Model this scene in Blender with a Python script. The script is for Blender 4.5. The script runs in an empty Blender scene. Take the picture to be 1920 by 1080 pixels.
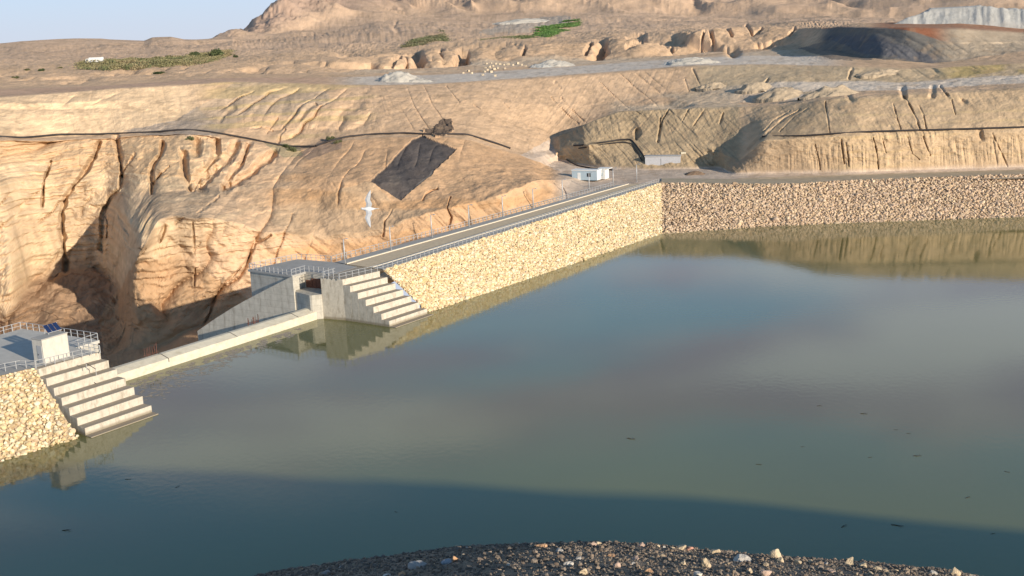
import bpy, math, random
import numpy as np
from mathutils import Vector, Matrix
random.seed(7)
RNG = np.random.default_rng(11)
scene = bpy.context.scene
COL = scene.collection

# ------------------------------------------------------------------ camera
FOC = 2200.0; CH = 50.0
_r = math.atan(.045); _p = math.atan(490*math.cos(_r)/FOC)
FW = np.array([0, math.cos(_p), -math.sin(_p)]); _u0 = np.array([0, math.sin(_p), math.cos(_p)]); _X = np.array([1., 0, 0])
RT = math.cos(_r)*_X - math.sin(_r)*_u0; UP = math.sin(_r)*_X + math.cos(_r)*_u0
cd = bpy.data.cameras.new('camera'); cam = bpy.data.objects.new('camera', cd); COL.objects.link(cam)
cam.matrix_world = Matrix([[RT[0], UP[0], -FW[0], 0], [RT[1], UP[1], -FW[1], 0], [RT[2], UP[2], -FW[2], CH], [0, 0, 0, 1]])
cd.sensor_width = 36; cd.lens = 36*FOC/1920; cd.clip_start = .3; cd.clip_end = 20000
scene.camera = cam

# ------------------------------------------------------------------ light
SUN_AZ, SUN_EL = math.radians(-47.5), math.radians(15.3)
SUN = np.array([math.cos(SUN_EL)*math.cos(SUN_AZ), math.cos(SUN_EL)*math.sin(SUN_AZ), math.sin(SUN_EL)])
sl = bpy.data.lights.new('sun', 'SUN'); so = bpy.data.objects.new('sun', sl); COL.objects.link(so)
so.rotation_euler = Vector(SUN).to_track_quat('Z', 'Y').to_euler()
sl.energy = 4.8; sl.angle = math.radians(.5); sl.color = (1, .885, .72)
scene.view_settings.view_transform = 'Standard'; scene.view_settings.look = 'None'
scene.view_settings.exposure = .36; scene.view_settings.gamma = 1
w = bpy.data.worlds.new('World'); scene.world = w; w.use_nodes = True
nt = w.node_tree; N = nt.nodes; L = nt.links; N.clear()
def nd(t, **k):
    n = N.new(t)
    for a, b in k.items(): setattr(n, a, b)
    return n
sky = nd('ShaderNodeTexSky', sky_type='NISHITA', sun_disc=False, sun_elevation=SUN_EL, sun_rotation=math.atan2(SUN[0], SUN[1]), altitude=300, air_density=1.2, dust_density=1.5, ozone_density=1.5)
tc = nd('ShaderNodeTexCoord'); sep = nd('ShaderNodeSeparateXYZ'); L.new(tc.outputs['Generated'], sep.inputs[0])
add = nd('ShaderNodeMath', operation='ADD'); L.new(sep.outputs['Z'], add.inputs[0]); add.inputs[1].default_value = .16
ab = nd('ShaderNodeMath', operation='MAXIMUM'); L.new(add.outputs[0], ab.inputs[0]); ab.inputs[1].default_value = .05
dx = nd('ShaderNodeMath', operation='DIVIDE'); L.new(sep.outputs['X'], dx.inputs[0]); L.new(ab.outputs[0], dx.inputs[1])
dy = nd('ShaderNodeMath', operation='DIVIDE'); L.new(sep.outputs['Y'], dy.inputs[0]); L.new(ab.outputs[0], dy.inputs[1])
cb = nd('ShaderNodeCombineXYZ'); L.new(dx.outputs[0], cb.inputs[0]); L.new(dy.outputs[0], cb.inputs[1]); cb.inputs[2].default_value = 3.1
mp = nd('ShaderNodeMapping'); L.new(cb.outputs[0], mp.inputs[0]); mp.inputs['Scale'].default_value = (.55, 1.5, 1); mp.inputs['Location'].default_value = (1.3, .4, 0)
no = nd('ShaderNodeTexNoise'); L.new(mp.outputs[0], no.inputs['Vector']); no.inputs['Scale'].default_value = 1.9; no.inputs['Detail'].default_value = 7; no.inputs['Roughness'].default_value = .5; no.inputs['Distortion'].default_value = .3
bk = nd('ShaderNodeValToRGB'); L.new(sep.outputs['Z'], bk.inputs[0]); e = bk.color_ramp.elements      # a cloud bank low in the sky
e[0].position = .19; e[0].color = (.03, .03, .03, 1); e[1].position = .38; e[1].color = (0, 0, 0, 1); q = e.new(.245); q.color = (.12, .12, .12, 1); q = e.new(.30); q.color = (.12, .12, .12, 1)
nb_ = nd('ShaderNodeMath', operation='ADD'); L.new(no.outputs['Fac'], nb_.inputs[0]); L.new(bk.outputs[0], nb_.inputs[1])
cr = nd('ShaderNodeValToRGB'); L.new(nb_.outputs[0], cr.inputs[0]); cr.color_ramp.elements[0].position = .49; cr.color_ramp.elements[0].color = (0, 0, 0, 1); cr.color_ramp.elements[1].position = .61; cr.color_ramp.elements[1].color = (.85, .85, .85, 1)
fade = nd('ShaderNodeMapRange'); L.new(sep.outputs['Z'], fade.inputs[0]); fade.inputs[1].default_value = .13; fade.inputs[2].default_value = .20
fd2 = nd('ShaderNodeMapRange'); L.new(sep.outputs['Z'], fd2.inputs[0]); fd2.inputs[1].default_value = .33; fd2.inputs[2].default_value = .39; fd2.inputs[3].default_value = 1; fd2.inputs[4].default_value = .08
m_0 = nd('ShaderNodeMath', operation='MULTIPLY'); L.new(fade.outputs[0], m_0.inputs[0]); L.new(fd2.outputs[0], m_0.inputs[1])
mf = nd('ShaderNodeMath', operation='MULTIPLY'); L.new(cr.outputs[0], mf.inputs[0]); L.new(m_0.outputs[0], mf.inputs[1])
hz = nd('ShaderNodeValToRGB'); L.new(sep.outputs['Z'], hz.inputs[0]); e = hz.color_ramp.elements
e[0].position = 0; e[0].color = (.92, .92, .92, 1); e[1].position = .6; e[1].color = (.93, .93, .93, 1)
hc = nd('ShaderNodeValToRGB'); L.new(sep.outputs['Z'], hc.inputs[0]); e = hc.color_ramp.elements       # pale horizon air to deeper blue
e[0].position = 0; e[0].color = (.58, .64, .76, 1); e[1].position = .72; e[1].color = (.045, .08, .15, 1)
q = e.new(.09); q.color = (.40, .64, .92, 1); q = e.new(.2); q.color = (.30, .60, .94, 1); q = e.new(.42); q.color = (.15, .40, .70, 1)
hs = nd('ShaderNodeVectorMath', operation='SCALE'); L.new(hc.outputs[0], hs.inputs[0]); hs.inputs['Scale'].default_value = 6.6
m1 = nd('ShaderNodeMixRGB'); L.new(hz.outputs[0], m1.inputs[0]); L.new(sky.outputs[0], m1.inputs[1]); L.new(hs.outputs[0], m1.inputs[2])
mx = nd('ShaderNodeMixRGB'); L.new(mf.outputs[0], mx.inputs[0]); L.new(m1.outputs[0], mx.inputs[1]); 
n2 = nd('ShaderNodeTexNoise'); L.new(mp.outputs[0], n2.inputs['Vector']); n2.inputs['Scale'].default_value = 2.6; n2.inputs['Detail'].default_value = 5
c2 = nd('ShaderNodeValToRGB'); L.new(n2.outputs['Fac'], c2.inputs[0]); c2.color_ramp.elements[0].position = .42; c2.color_ramp.elements[0].color = (2.7, 2.4, 4.2, 1); c2.color_ramp.elements[1].position = .58; c2.color_ramp.elements[1].color = (5.2, 5.5, 6.3, 1); L.new(c2.outputs[0], mx.inputs[2])
bg = nd('ShaderNodeBackground'); L.new(mx.outputs[0], bg.inputs[0]); bg.inputs[1].default_value = .135
ow = nd('ShaderNodeOutputWorld'); L.new(bg.outputs[0], ow.inputs[0])

# ------------------------------------------------------------------ survey helpers
def ray(x, y): return FW*FOC + RT*(x-960) - UP*(y-540)
def at(x, y, z=0.):                      # point of the photograph's sight line at height z
    d = ray(x, y); return np.array([0, 0, CH]) + d*((z-CH)/d[2])
def atD(x, y, D):
    d = ray(x, y); return np.array([0, 0, CH]) + d*(D/math.hypot(d[0], d[1]))
def azt(x, y):                           # azimuth (from +Y, to +X) and tangent of depression
    d = ray(x, y); return math.atan2(d[0], d[1]), -d[2]/math.hypot(d[0], d[1])
def proj(P):
    d = np.asarray(P, float) - np.array([0, 0, CH]); c = d@FW
    return 960+FOC*(d@RT)/c, 540-FOC*(d@UP)/c
UA = math.radians(58); DU = np.array([math.cos(UA), math.sin(UA), 0]); DV = np.array([-math.sin(UA), math.cos(UA), 0])
OR = at(605, 598, 0); OL = at(71, 690, 7.5); OL[2] = 0
def PR(u, v, z): return OR + DU*u + DV*v + np.array([0, 0, z])
def PL(u, v, z): return OL + DU*u + DV*v + np.array([0, 0, z])

# ------------------------------------------------------------------ numpy noise
def _h(ix, iy, s):
    n = (ix.astype(np.int64)*374761393 + iy.astype(np.int64)*668265263 + s*1442695041) & 0xffffffff
    n = ((n ^ (n >> 13))*1274126177) & 0xffffffff
    n = ((n ^ (n >> 16))*2246822519) & 0xffffffff
    return ((n ^ (n >> 15)) & 0xffffff)/float(0xffffff)
def vn(x, y, s=0):
    x = np.asarray(x, float); y = np.asarray(y, float)
    x0 = np.floor(x); y0 = np.floor(y); fx = x-x0; fy = y-y0
    fx = fx*fx*fx*(fx*(fx*6-15)+10); fy = fy*fy*fy*(fy*(fy*6-15)+10)
    a = _h(x0, y0, s); b = _h(x0+1, y0, s); c = _h(x0, y0+1, s); d = _h(x0+1, y0+1, s)
    return (a*(1-fx)+b*fx)*(1-fy)+(c*(1-fx)+d*fx)*fy
def fbm(x, y, o=4, s=0, g=.5):
    v = 0; a = 1; t = 0
    for i in range(o):
        v = v + a*(vn(x, y, s+i)-.5)*2; t += a; a *= g; x = x*2.03+7.1; y = y*2.03+3.7
    return v/t
def ridged(x, y, o=3, s=0):
    v = 0; a = 1; t = 0
    for i in range(o):
        v = v + a*(1-np.abs(vn(x, y, s+i)*2-1)); t += a; a *= .5; x = x*2.1+5.3; y = y*2.1+1.9
    return v/t
def sstep(a, b, x):
    t = np.clip((x-a)/(b-a), 0, 1); return t*t*(3-2*t)

# ------------------------------------------------------------------ materials
def mat(name, col, rough=.85, metal=0., noise=.0, nscale=1., bump=0., bscale=8., attr=None, spec=.3, stain=None, wet=None, dust=None):
    m = bpy.data.materials.new(name); m.use_nodes = True; t = m.node_tree; n = t.nodes; l = t.links
    b = n['Principled BSDF']; b.inputs['Roughness'].default_value = rough; b.inputs['Metallic'].default_value = metal
    b.inputs['Specular IOR Level'].default_value = spec
    tcn = n.new('ShaderNodeTexCoord'); src = None
    if attr:
        a = n.new('ShaderNodeAttribute'); a.attribute_name = attr; src = a.outputs['Color']
    else:
        rgb = n.new('ShaderNodeRGB'); rgb.outputs[0].default_value = (*col, 1); src = rgb.outputs[0]
    geo = n.new('ShaderNodeNewGeometry')
    if noise > 0:
        nz = n.new('ShaderNodeTexNoise'); nz.inputs['Scale'].default_value = nscale; nz.inputs['Detail'].default_value = 8; nz.inputs['Roughness'].default_value = .65
        l.new(geo.outputs['Position'], nz.inputs['Vector'])
        mr = n.new('ShaderNodeMapRange'); l.new(nz.outputs['Fac'], mr.inputs[0]); mr.inputs[1].default_value = .3; mr.inputs[2].default_value = .7
        mr.inputs[3].default_value = 1-noise; mr.inputs[4].default_value = 1+noise
        mm = n.new('ShaderNodeVectorMath'); mm.operation = 'SCALE'; l.new(src, mm.inputs[0]); l.new(mr.outputs[0], mm.inputs['Scale']); src = mm.outputs[0]
    if stain:      # vertical streaks of dirt
        sc, colr, amt, zs = stain
        mpn = n.new('ShaderNodeMapping'); mpn.inputs['Scale'].default_value = (sc, sc, zs); l.new(geo.outputs['Position'], mpn.inputs[0])
        sz_ = n.new('ShaderNodeSeparateXYZ'); l.new(geo.outputs['Position'], sz_.inputs[0]); fr = n.new('ShaderNodeMath'); fr.operation = 'MULTIPLY'; l.new(sz_.outputs['Z'], fr.inputs[0]); fr.inputs[1].default_value = .8; f2 = n.new('ShaderNodeMath'); f2.operation = 'FRACT'; l.new(fr.outputs[0], f2.inputs[0]); f3 = n.new('ShaderNodeMath'); f3.operation = 'LESS_THAN'; l.new(f2.outputs[0], f3.inputs[0]); f3.inputs[1].default_value = .07; f4 = n.new('ShaderNodeMath'); f4.operation = 'MULTIPLY'; l.new(f3.outputs[0], f4.inputs[0]); f4.inputs[1].default_value = .3 if name == 'concrete' else 0
        m0 = n.new('ShaderNodeMixRGB'); l.new(f4.outputs[0], m0.inputs[0]); l.new(src, m0.inputs[1]); m0.inputs[2].default_value = (*colr, 1); src = m0.outputs[0]     # formwork joints
        nz = n.new('ShaderNodeTexNoise'); nz.inputs['Scale'].default_value = 1; nz.inputs['Detail'].default_value = 6; nz.inputs['Roughness'].default_value = .7; l.new(mpn.outputs[0], nz.inputs['Vector'])
        rr = n.new('ShaderNodeMapRange'); l.new(nz.outputs['Fac'], rr.inputs[0]); rr.inputs[1].default_value = .5; rr.inputs[2].default_value = .72; rr.inputs[4].default_value = amt
        mm = n.new('ShaderNodeMixRGB'); l.new(rr.outputs[0], mm.inputs[0]); l.new(src, mm.inputs[1]); mm.inputs[2].default_value = (*colr, 1); src = mm.outputs[0]
    if wet:        # damp, silted band just above the water line
        sx = n.new('ShaderNodeSeparateXYZ'); l.new(geo.outputs['Position'], sx.inputs[0]); rr = n.new('ShaderNodeMapRange'); l.new(sx.outputs['Z'], rr.inputs[0]); rr.inputs[1].default_value = .25; rr.inputs[2].default_value = .6; rr.inputs[3].default_value = .75; rr.inputs[4].default_value = 0
        gt = n.new('ShaderNodeMath'); gt.operation = 'GREATER_THAN'; l.new(sx.outputs['Z'], gt.inputs[0]); gt.inputs[1].default_value = -.4; mu = n.new('ShaderNodeMath'); mu.operation = 'MULTIPLY'; l.new(rr.outputs[0], mu.inputs[0]); l.new(gt.outputs[0], mu.inputs[1])
        mm = n.new('ShaderNodeMixRGB'); l.new(mu.outputs[0], mm.inputs[0]); l.new(src, mm.inputs[1]); mm.inputs[2].default_value = (*wet, 1); src = mm.outputs[0]
    if dust:       # silt lying on the treads
        sx = n.new('ShaderNodeSeparateXYZ'); l.new(geo.outputs['True Normal'], sx.inputs[0]); rr = n.new('ShaderNodeMapRange'); l.new(sx.outputs['Z'], rr.inputs[0]); rr.inputs[1].default_value = .6; rr.inputs[2].default_value = .95; rr.inputs[4].default_value = .8
        mm = n.new('ShaderNodeMixRGB'); l.new(rr.outputs[0], mm.inputs[0]); l.new(src, mm.inputs[1]); mm.inputs[2].default_value = (*dust, 1); src = mm.outputs[0]
    l.new(src, b.inputs['Base Color'])
    if bump > 0:
        nz = n.new('ShaderNodeTexNoise'); nz.inputs['Scale'].default_value = bscale; nz.inputs['Detail'].default_value = 6; nz.inputs['Roughness'].default_value = .7
        l.new(geo.outputs['Position'], nz.inputs['Vector'])
        bp = n.new('ShaderNodeBump'); bp.inputs['Strength'].default_value = 1; bp.inputs['Distance'].default_value = bump; l.new(nz.outputs['Fac'], bp.inputs['Height']); l.new(bp.outputs[0], b.inputs['Normal'])
    return m
M = {}
M['concrete'] = mat('concrete', (.47, .44, .38), .85, noise=.16, nscale=.8, bump=.02, bscale=5, stain=(1.1, (.22, .19, .15), .8, .25))
M['concrete_deck'] = mat('concrete_deck', (.36, .345, .32), .9, noise=.12, nscale=.6)
M['concrete_step'] = mat('concrete_step', (.53, .48, .40), .85, noise=.14, nscale=1.5, bump=.02, bscale=5, stain=(1.6, (.24, .19, .13), .75, .5), wet=(.22, .18, .12), dust=(.30, .245, .18))
M['plaster'] = mat('plaster', (.58, .54, .47), .85, noise=.08, nscale=1.4, stain=(1.8, (.35, .33, .3), .4, .5))
M['galv'] = mat('galvanised_steel', (.46, .46, .46), .45, metal=.25, noise=.06, nscale=4)
M['gravelroad'] = mat('gravel_road', (.58, .46, .31), .95, noise=.15, nscale=1.3)
M['kerb'] = mat('kerb_concrete', (.6, .54, .44), .9, noise=.1, nscale=2)
M['rust'] = mat('rusty_steel', (.16, .07, .045), .8, noise=.35, nscale=2.5)
M['dark'] = mat('dark_interior', (.04, .035, .035), .9, noise=.2, nscale=3)
M['rubber'] = mat('black_pipe', (.035, .03, .03), .6, noise=.3, nscale=.8)
M['white'] = mat('white_sheet', (.78, .78, .75), .5, noise=.05, nscale=1)
M['bluegrey'] = mat('bluegrey_panel', (.42, .52, .58), .5, noise=.06, nscale=1.5)
M['blockwall'] = mat('grey_blockwork', (.44, .44, .46), .9, noise=.12, nscale=2.5)
M['cream'] = mat('cream_paint', (.68, .60, .45), .8, noise=.07, nscale=2)
M['glass'] = mat('dark_glass', (.02, .025, .03), .15, spec=.5)
M['cell'] = mat('solar_cells', (.015, .03, .09), .2, spec=.5, noise=.2, nscale=3)
M['rocktint'] = mat('rock', (0, 0, 0), .9, noise=.14, nscale=4, attr='tint', bump=.05, bscale=4)
M['terrain'] = mat('terrain', (0, 0, 0), .95, noise=.13, nscale=.35, attr='tint', bump=.25, bscale=.9, spec=.1)
M['far'] = mat('hill_earth', (0, 0, 0), .95, noise=.12, nscale=.05, attr='tint', bump=1.5, bscale=.1, spec=.1)
M['soil'] = mat('dark_gravel_soil', (.30, .24, .18), .95, noise=.35, nscale=14, bump=.05, bscale=22)
M['underlay'] = mat('rock_fill', (.54, .42, .27), .95, noise=.3, nscale=2.5, bump=.3, bscale=2)
M['wood'] = mat('wet_driftwood', (.07, .055, .04), .8, noise=.3, nscale=5)
M['leaf'] = mat('leaves', (0, 0, 0), .8, attr='tint', noise=.1, nscale=1)
M['barkm'] = mat('bark', (.12, .085, .055), .9, noise=.2, nscale=5)
M['feather'] = mat('white_feathers', (.72, .72, .72), .7, noise=.05, nscale=20)
M['feather_grey'] = mat('grey_feathers', (.42, .43, .45), .7, noise=.1, nscale=20)
M['beak'] = mat('beak', (.45, .3, .08), .5)
M['greyheap'] = mat('grey_spoil', (.44, .43, .40), .95, noise=.15, nscale=.4, bump=.4, bscale=.6)
M['lampglass'] = mat('lamp_cover', (.6, .6, .58), .3)

# ------------------------------------------------------------------ object helpers
def link(o, parent=None):
    COL.objects.link(o)
    if parent is not None: o.parent = parent
    return o
def tag(o, label=None, cat=None, group=None, kind=None):
    if label: o['label'] = label
    if cat: o['category'] = cat
    if group: o['group'] = group
    if kind: o['kind'] = kind
    return o
def empty(name, loc, label, cat, group=None, rotz=0.):
    o = bpy.data.objects.new(name, None); o.location = Vector([float(c) for c in loc]); o.rotation_euler = (0, 0, rotz); o.empty_display_size = .5
    link(o); return tag(o, label, cat, group)
def npmesh(name, V, Fq=None, Ft=None, material=None, tint=None, smooth=False):
    me = bpy.data.meshes.new(name); V = np.ascontiguousarray(V, dtype=np.float32)
    me.vertices.add(len(V)); me.vertices.foreach_set('co', V.ravel())
    idx = []; st = []; tot = []; c = 0
    for Fa, k in ((Fq, 4), (Ft, 3)):
        if Fa is None or len(Fa) == 0: continue
        Fa = np.asarray(Fa, dtype=np.int32); idx.append(Fa.ravel()); st.append(c+np.arange(len(Fa))*k); tot.append(np.full(len(Fa), k)); c += len(Fa)*k
    idx = np.concatenate(idx).astype(np.int32); st = np.concatenate(st).astype(np.int32); tot = np.concatenate(tot).astype(np.int32)
    me.loops.add(len(idx)); me.loops.foreach_set('vertex_index', idx)
    me.polygons.add(len(st)); me.polygons.foreach_set('loop_start', st); me.polygons.foreach_set('loop_total', tot)
    me.polygons.foreach_set('use_smooth', np.full(len(st), smooth))
    me.update(calc_edges=True); me.validate()
    if tint is not None:
        a = me.color_attributes.new('tint', 'FLOAT_COLOR', 'POINT'); c4 = np.ones((len(V), 4), np.float32); c4[:, :3] = tint; a.data.foreach_set('color', c4.ravel())
    if material: me.materials.append(material)
    return me
class MB:
    """collects boxes, bars and prisms for ONE mesh"""
    def __init__(s): s.v = []; s.f = []
    def hexa(s, p):          # 8 points: bottom 4 (ccw), top 4
        b = len(s.v); s.v += [tuple(map(float, q)) for q in p]
        s.f += [(b, b+3, b+2, b+1), (b+4, b+5, b+6, b+7)] + [(b+i, b+(i+1) % 4, b+4+(i+1) % 4, b+4+i) for i in range(4)]; return s
    def box(s, x0, x1, y0, y1, z0, z1):
        return s.hexa([(x0, y0, z0), (x1, y0, z0), (x1, y1, z0), (x0, y1, z0), (x0, y0, z1), (x1, y0, z1), (x1, y1, z1), (x0, y1, z1)])
    def prism(s, poly, z0, z1):   # poly xy list ccw; z1 may be list
        b = len(s.v); n = len(poly)
        z1l = z1 if hasattr(z1, '__len__') else [z1]*n
        s.v += [(float(p[0]), float(p[1]), float(z0)) for p in poly] + [(float(p[0]), float(p[1]), float(z)) for p, z in zip(poly, z1l)]
        s.f += [tuple(b+i for i in reversed(range(n))), tuple(b+n+i for i in range(n))] + [(b+i, b+(i+1) % n, b+n+(i+1) % n, b+n+i) for i in range(n)]; return s
    def bar(s, p, q, r=.04, k=6, r2=None):
        p = Vector(p); q = Vector(q); d = (q-p).normalized(); a = d.orthogonal().normalized(); c = d.cross(a); b = len(s.v); r2 = r if r2 is None else r2
        for P_, rr in ((p, r), (q, r2)):
            for i in range(k):
                t = 2*math.pi*i/k; s.v.append(tuple(P_+(a*math.cos(t)+c*math.sin(t))*rr))
        s.f += [(b+i, b+(i+1) % k, b+k+(i+1) % k, b+k+i) for i in range(k)] + [tuple(b+i for i in reversed(range(k))), tuple(b+k+i for i in range(k))]; return s
    def mesh(s, name, m):
        me = bpy.data.meshes.new(name); me.from_pydata(s.v, [], s.f); me.update(); me.materials.append(m); return me
    def build(s, name, m, parent=None, smooth=False):
        me = s.mesh(name, m)
        if smooth: me.polygons.foreach_set('use_smooth', [True]*len(me.polygons))
        return link(bpy.data.objects.new(name, me), parent)
def bevel(o, wd=.04, seg=2):
    b = o.modifiers.new('bevel', 'BEVEL'); b.width = wd; b.segments = seg; b.limit_method = 'ANGLE'; return o
def wpoly(F, pts): return [F(u, v, 0)[:2] for u, v in pts]

# ------------------------------------------------------------------ terrain
# survey rows, near to far: (photo x, photo y, 'z' height or 'D' distance)
def row(pts):
    a = []
    for p in pts:
        if p[2] == 'B':                      # hidden point: (x, None, 'B', D, z)
            az, _ = azt(p[0], 500); D = p[3]; t = (CH-p[4])/D
        else:
            az, t = azt(p[0], p[1]); D = p[3] if p[2] == 'D' else (CH-p[3])/t
        a.append((az, t, D))
    a.sort(); return np.array(a)
def Z(z, *xy): return [(x, y, 'z', z) for x, y in xy]
def Dd(D, *xy): return [(x, y, 'D', D) for x, y in xy]
def zz(*t): return [(x, y, 'z', z) for x, y, z in t]
def dd(*t): return [(x, y, 'D', d) for x, y, d in t]
def bb(*t): return [(x, None, 'B', d, z) for x, d, z in t]
ROWS = [
 bb((-700, 175, -18), (0, 192, -20), (200, 205, -22), (400, 226, -18), (500, 236, -15), (600, 240, -8), (800, 262, -2), (1000, 286, 2), (1130, 308, 5.5), (1200, 312, 6.9), (1300, 313, 6.9), (1600, 314, 6.9), (1920, 322, 6.9), (2700, 345, 6.9)),
 zz((-700, 760, -20), (0, 640, -23), (100, 655, -23), (200, 682, -23), (300, 648, -21), (380, 612, -18), (470, 560, -13), (600, 500, -7), (700, 474, -4), (800, 447, -1), (900, 420, 1.5), (1000, 393, 4), (1100, 360, 6.5), (1160, 345, 7.2), (1240, 341, 7.2), (1300, 339, 7.2), (1400, 337, 7.2), (1600, 330, 7.2), (1920, 320, 7.2), (2700, 296, 7.2)),
 dd((-700, 640, 300), (0, 600, 318), (28, 575, 320), (60, 530, 334), (100, 505, 338), (150, 492, 341), (195, 515, 338), (222, 550, 318), (245, 520, 290), (262, 460, 286), (300, 412, 290), (400, 405, 290), (500, 432, 286), (600, 440, 280), (700, 430, 279), (800, 405, 283), (900, 375, 292), (1000, 345, 304), (1060, 336, 320)) + zz((1100, 333, 7.3), (1240, 328, 7.4), (1370, 330, 7.4), (1600, 326, 7.5), (1920, 316, 7.5), (2700, 292, 7.5)),
 dd((-700, 370, 345), (0, 350, 333), (60, 345, 343), (100, 340, 347), (200, 340, 347), (240, 352, 335), (300, 354, 318), (400, 354, 318), (480, 340, 322), (560, 325, 322), (640, 350, 308), (700, 345, 308), (800, 330, 313), (900, 320, 320)) + zz((1000, 318, 10.5), (1045, 302, 8.6), (1130, 316, 7.8), (1210, 319, 7.8), (1300, 317, 7.8), (1350, 313, 7.8), (1372, 326, 7.8), (1600, 323, 7.8), (1920, 313, 7.8), (2700, 288, 7.8)),
 dd((-700, 290, 365), (0, 264, 347), (100, 264, 356), (200, 262, 356), (300, 254, 349), (350, 251, 345), (400, 256, 344), (460, 266, 343), (520, 277, 342), (560, 284, 342), (600, 272, 345), (650, 262, 346), (700, 258, 346), (780, 257, 345), (840, 257, 345), (880, 262, 345), (950, 284, 346)) + zz((1000, 296, 12), (1040, 289, 10.6)) + dd((1060, 279, 352), (1100, 273, 354), (1180, 265, 356), (1205, 275, 352), (1300, 268, 348), (1350, 285, 342), (1385, 300, 334), (1430, 262, 329), (1600, 256, 325), (1920, 247, 330), (2700, 222, 345)),
 dd((-700, 282, 371), (0, 256, 354), (100, 256, 362), (200, 253, 362), (300, 246, 356), (350, 243, 351), (400, 248, 350), (460, 258, 349), (520, 269, 348), (560, 276, 348), (600, 264, 351), (650, 254, 352), (700, 250, 353), (780, 249, 352), (840, 249, 352), (880, 254, 352), (950, 279, 351)) + zz((1000, 287, 12.3), (1040, 280, 11.3)) + dd((1060, 274, 355), (1100, 268, 357), (1180, 260, 359), (1205, 270, 354), (1300, 262, 350), (1350, 272, 346), (1395, 280, 338), (1430, 256, 333), (1600, 249, 329), (1920, 240, 334), (2700, 214, 350)),
 dd((-700, 236, 385), (0, 212, 370), (200, 210, 373), (330, 232, 362), (400, 215, 368), (600, 208, 372), (800, 205, 374), (900, 215, 376), (1000, 246, 378), (1035, 262, 379), (1060, 252, 373), (1100, 234, 368), (1160, 208, 370), (1300, 202, 366), (1400, 201, 363), (1460, 199, 359), (1490, 197, 355), (1530, 190, 352), (1600, 183, 350), (1700, 173, 352), (1920, 165, 356), (2700, 134, 376)),
 dd((-700, 228, 389), (0, 204, 374), (200, 202, 376), (330, 222, 368), (400, 207, 372), (600, 200, 377), (800, 196, 379), (900, 204, 381), (1000, 232, 385), (1035, 256, 383), (1060, 256, 383), (1100, 240, 384), (1160, 213, 386), (1300, 196, 386), (1400, 194, 385), (1500, 186, 378), (1600, 170, 382), (1700, 168, 380), (1920, 157, 382), (2700, 122, 400)),
 dd((-700, 218, 392), (0, 194, 376), (200, 188, 378), (330, 196, 378), (400, 190, 380), (600, 184, 386), (800, 182, 390), (900, 186, 392), (1000, 195, 397), (1100, 196, 404), (1200, 180, 410), (1300, 172, 412), (1400, 160, 410), (1500, 153, 405), (1600, 151, 405), (1700, 153, 400), (1920, 139, 405), (2700, 104, 425)),
 dd((-700, 206, 400), (0, 182, 384), (100, 174, 386), (200, 167, 388), (300, 161, 390), (380, 156, 394), (430, 152, 398), (600, 158, 404), (700, 160, 408), (800, 158, 412), (900, 152, 418), (1000, 146, 425), (1100, 139, 432), (1200, 131, 438), (1300, 124, 440), (1400, 121, 438), (1500, 122, 432), (1600, 124, 422), (1700, 128, 418), (1760, 128, 416), (1920, 118, 420), (2700, 86, 440)),
 dd((-700, 196, 450), (0, 168, 425), (100, 165, 425), (200, 161, 425), (300, 154, 430), (400, 147, 435), (600, 146, 445), (700, 143, 470), (800, 141, 480), (900, 137, 480), (1000, 129, 495), (1100, 122, 515), (1200, 115, 525), (1300, 108, 535), (1400, 104, 530), (1500, 104, 515), (1560, 108, 470), (1650, 117, 440), (1750, 121, 435), (1920, 111, 440), (2700, 78, 460)),
 dd((-700, 186, 480), (0, 160, 455), (300, 147, 455), (400, 139, 460), (600, 134, 485), (700, 129, 520), (800, 124, 535), (900, 116, 550), (1000, 112, 560), (1100, 112, 560), (1200, 108, 560), (1300, 98, 590), (1400, 90, 600), (1500, 87, 585), (1540, 93, 520), (1650, 111, 452), (1750, 116, 448), (1850, 104, 455), (1920, 96, 465), (2700, 66, 480)),
 dd((-700, 160, 540), (0, 140, 520), (200, 130, 520), (400, 122, 520), (600, 116, 530), (640, 114, 540), (700, 108, 560), (800, 100, 575), (850, 97, 580), (900, 92, 585), (1000, 88, 590), (1100, 84, 595), (1150, 74, 600), (1200, 80, 600), (1260, 70, 610), (1300, 60, 625), (1400, 55, 640), (1500, 51, 630), (1560, 52, 560), (1620, 51, 490), (1700, 50, 475), (1800, 52, 480), (1920, 62, 500), (2700, 30, 520)),
 dd((-700, 130, 640), (0, 112, 640), (400, 100, 640), (600, 88, 680), (800, 72, 750), (1000, 62, 780), (1200, 50, 800), (1300, 46, 800), (1400, 49, 800), (1500, 46, 780), (1600, 45, 700), (1920, 43, 680), (2700, 18, 700)),
 dd((-700, 108, 800), (-200, 95, 800), (0, 84, 800), (40, 79, 800), (100, 76, 800), (190, 71, 800), (205, 72, 800), (270, 75, 800), (285, 69, 800), (320, 67, 800), (345, 71, 800), (400, 68, 800), (435, 66, 800), (460, 66, 850), (500, 64, 900), (600, 52, 1000), (700, 30, 1100), (800, 27, 1150), (900, 30, 1150), (1000, 24, 1150), (1150, 18, 1150), (1300, 34, 1150), (1500, 36, 1100), (1920, 34, 1050), (2700, 8, 1000)),
 dd((-700, 135, 1000), (0, 112, 1000), (400, 100, 1000), (432, 67, 1000), (462, 54, 1000), (480, 42, 1010), (492, 36, 1010), (505, 20, 1020), (522, 8, 1030), (535, -4, 1050), (560, -12, 1100), (640, -30, 1300), (800, -60, 1500), (1000, -70, 1600), (1200, -80, 1600), (1500, -80, 1600), (1920, -90, 1600), (2700, -100, 1600)),
 dd((-700, 160, 2600), (0, 140, 2600), (430, 120, 2600), (560, 20, 2600), (800, -30, 2600), (1200, -60, 2600), (1920, -60, 2600), (2700, -60, 2600)),
]
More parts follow.
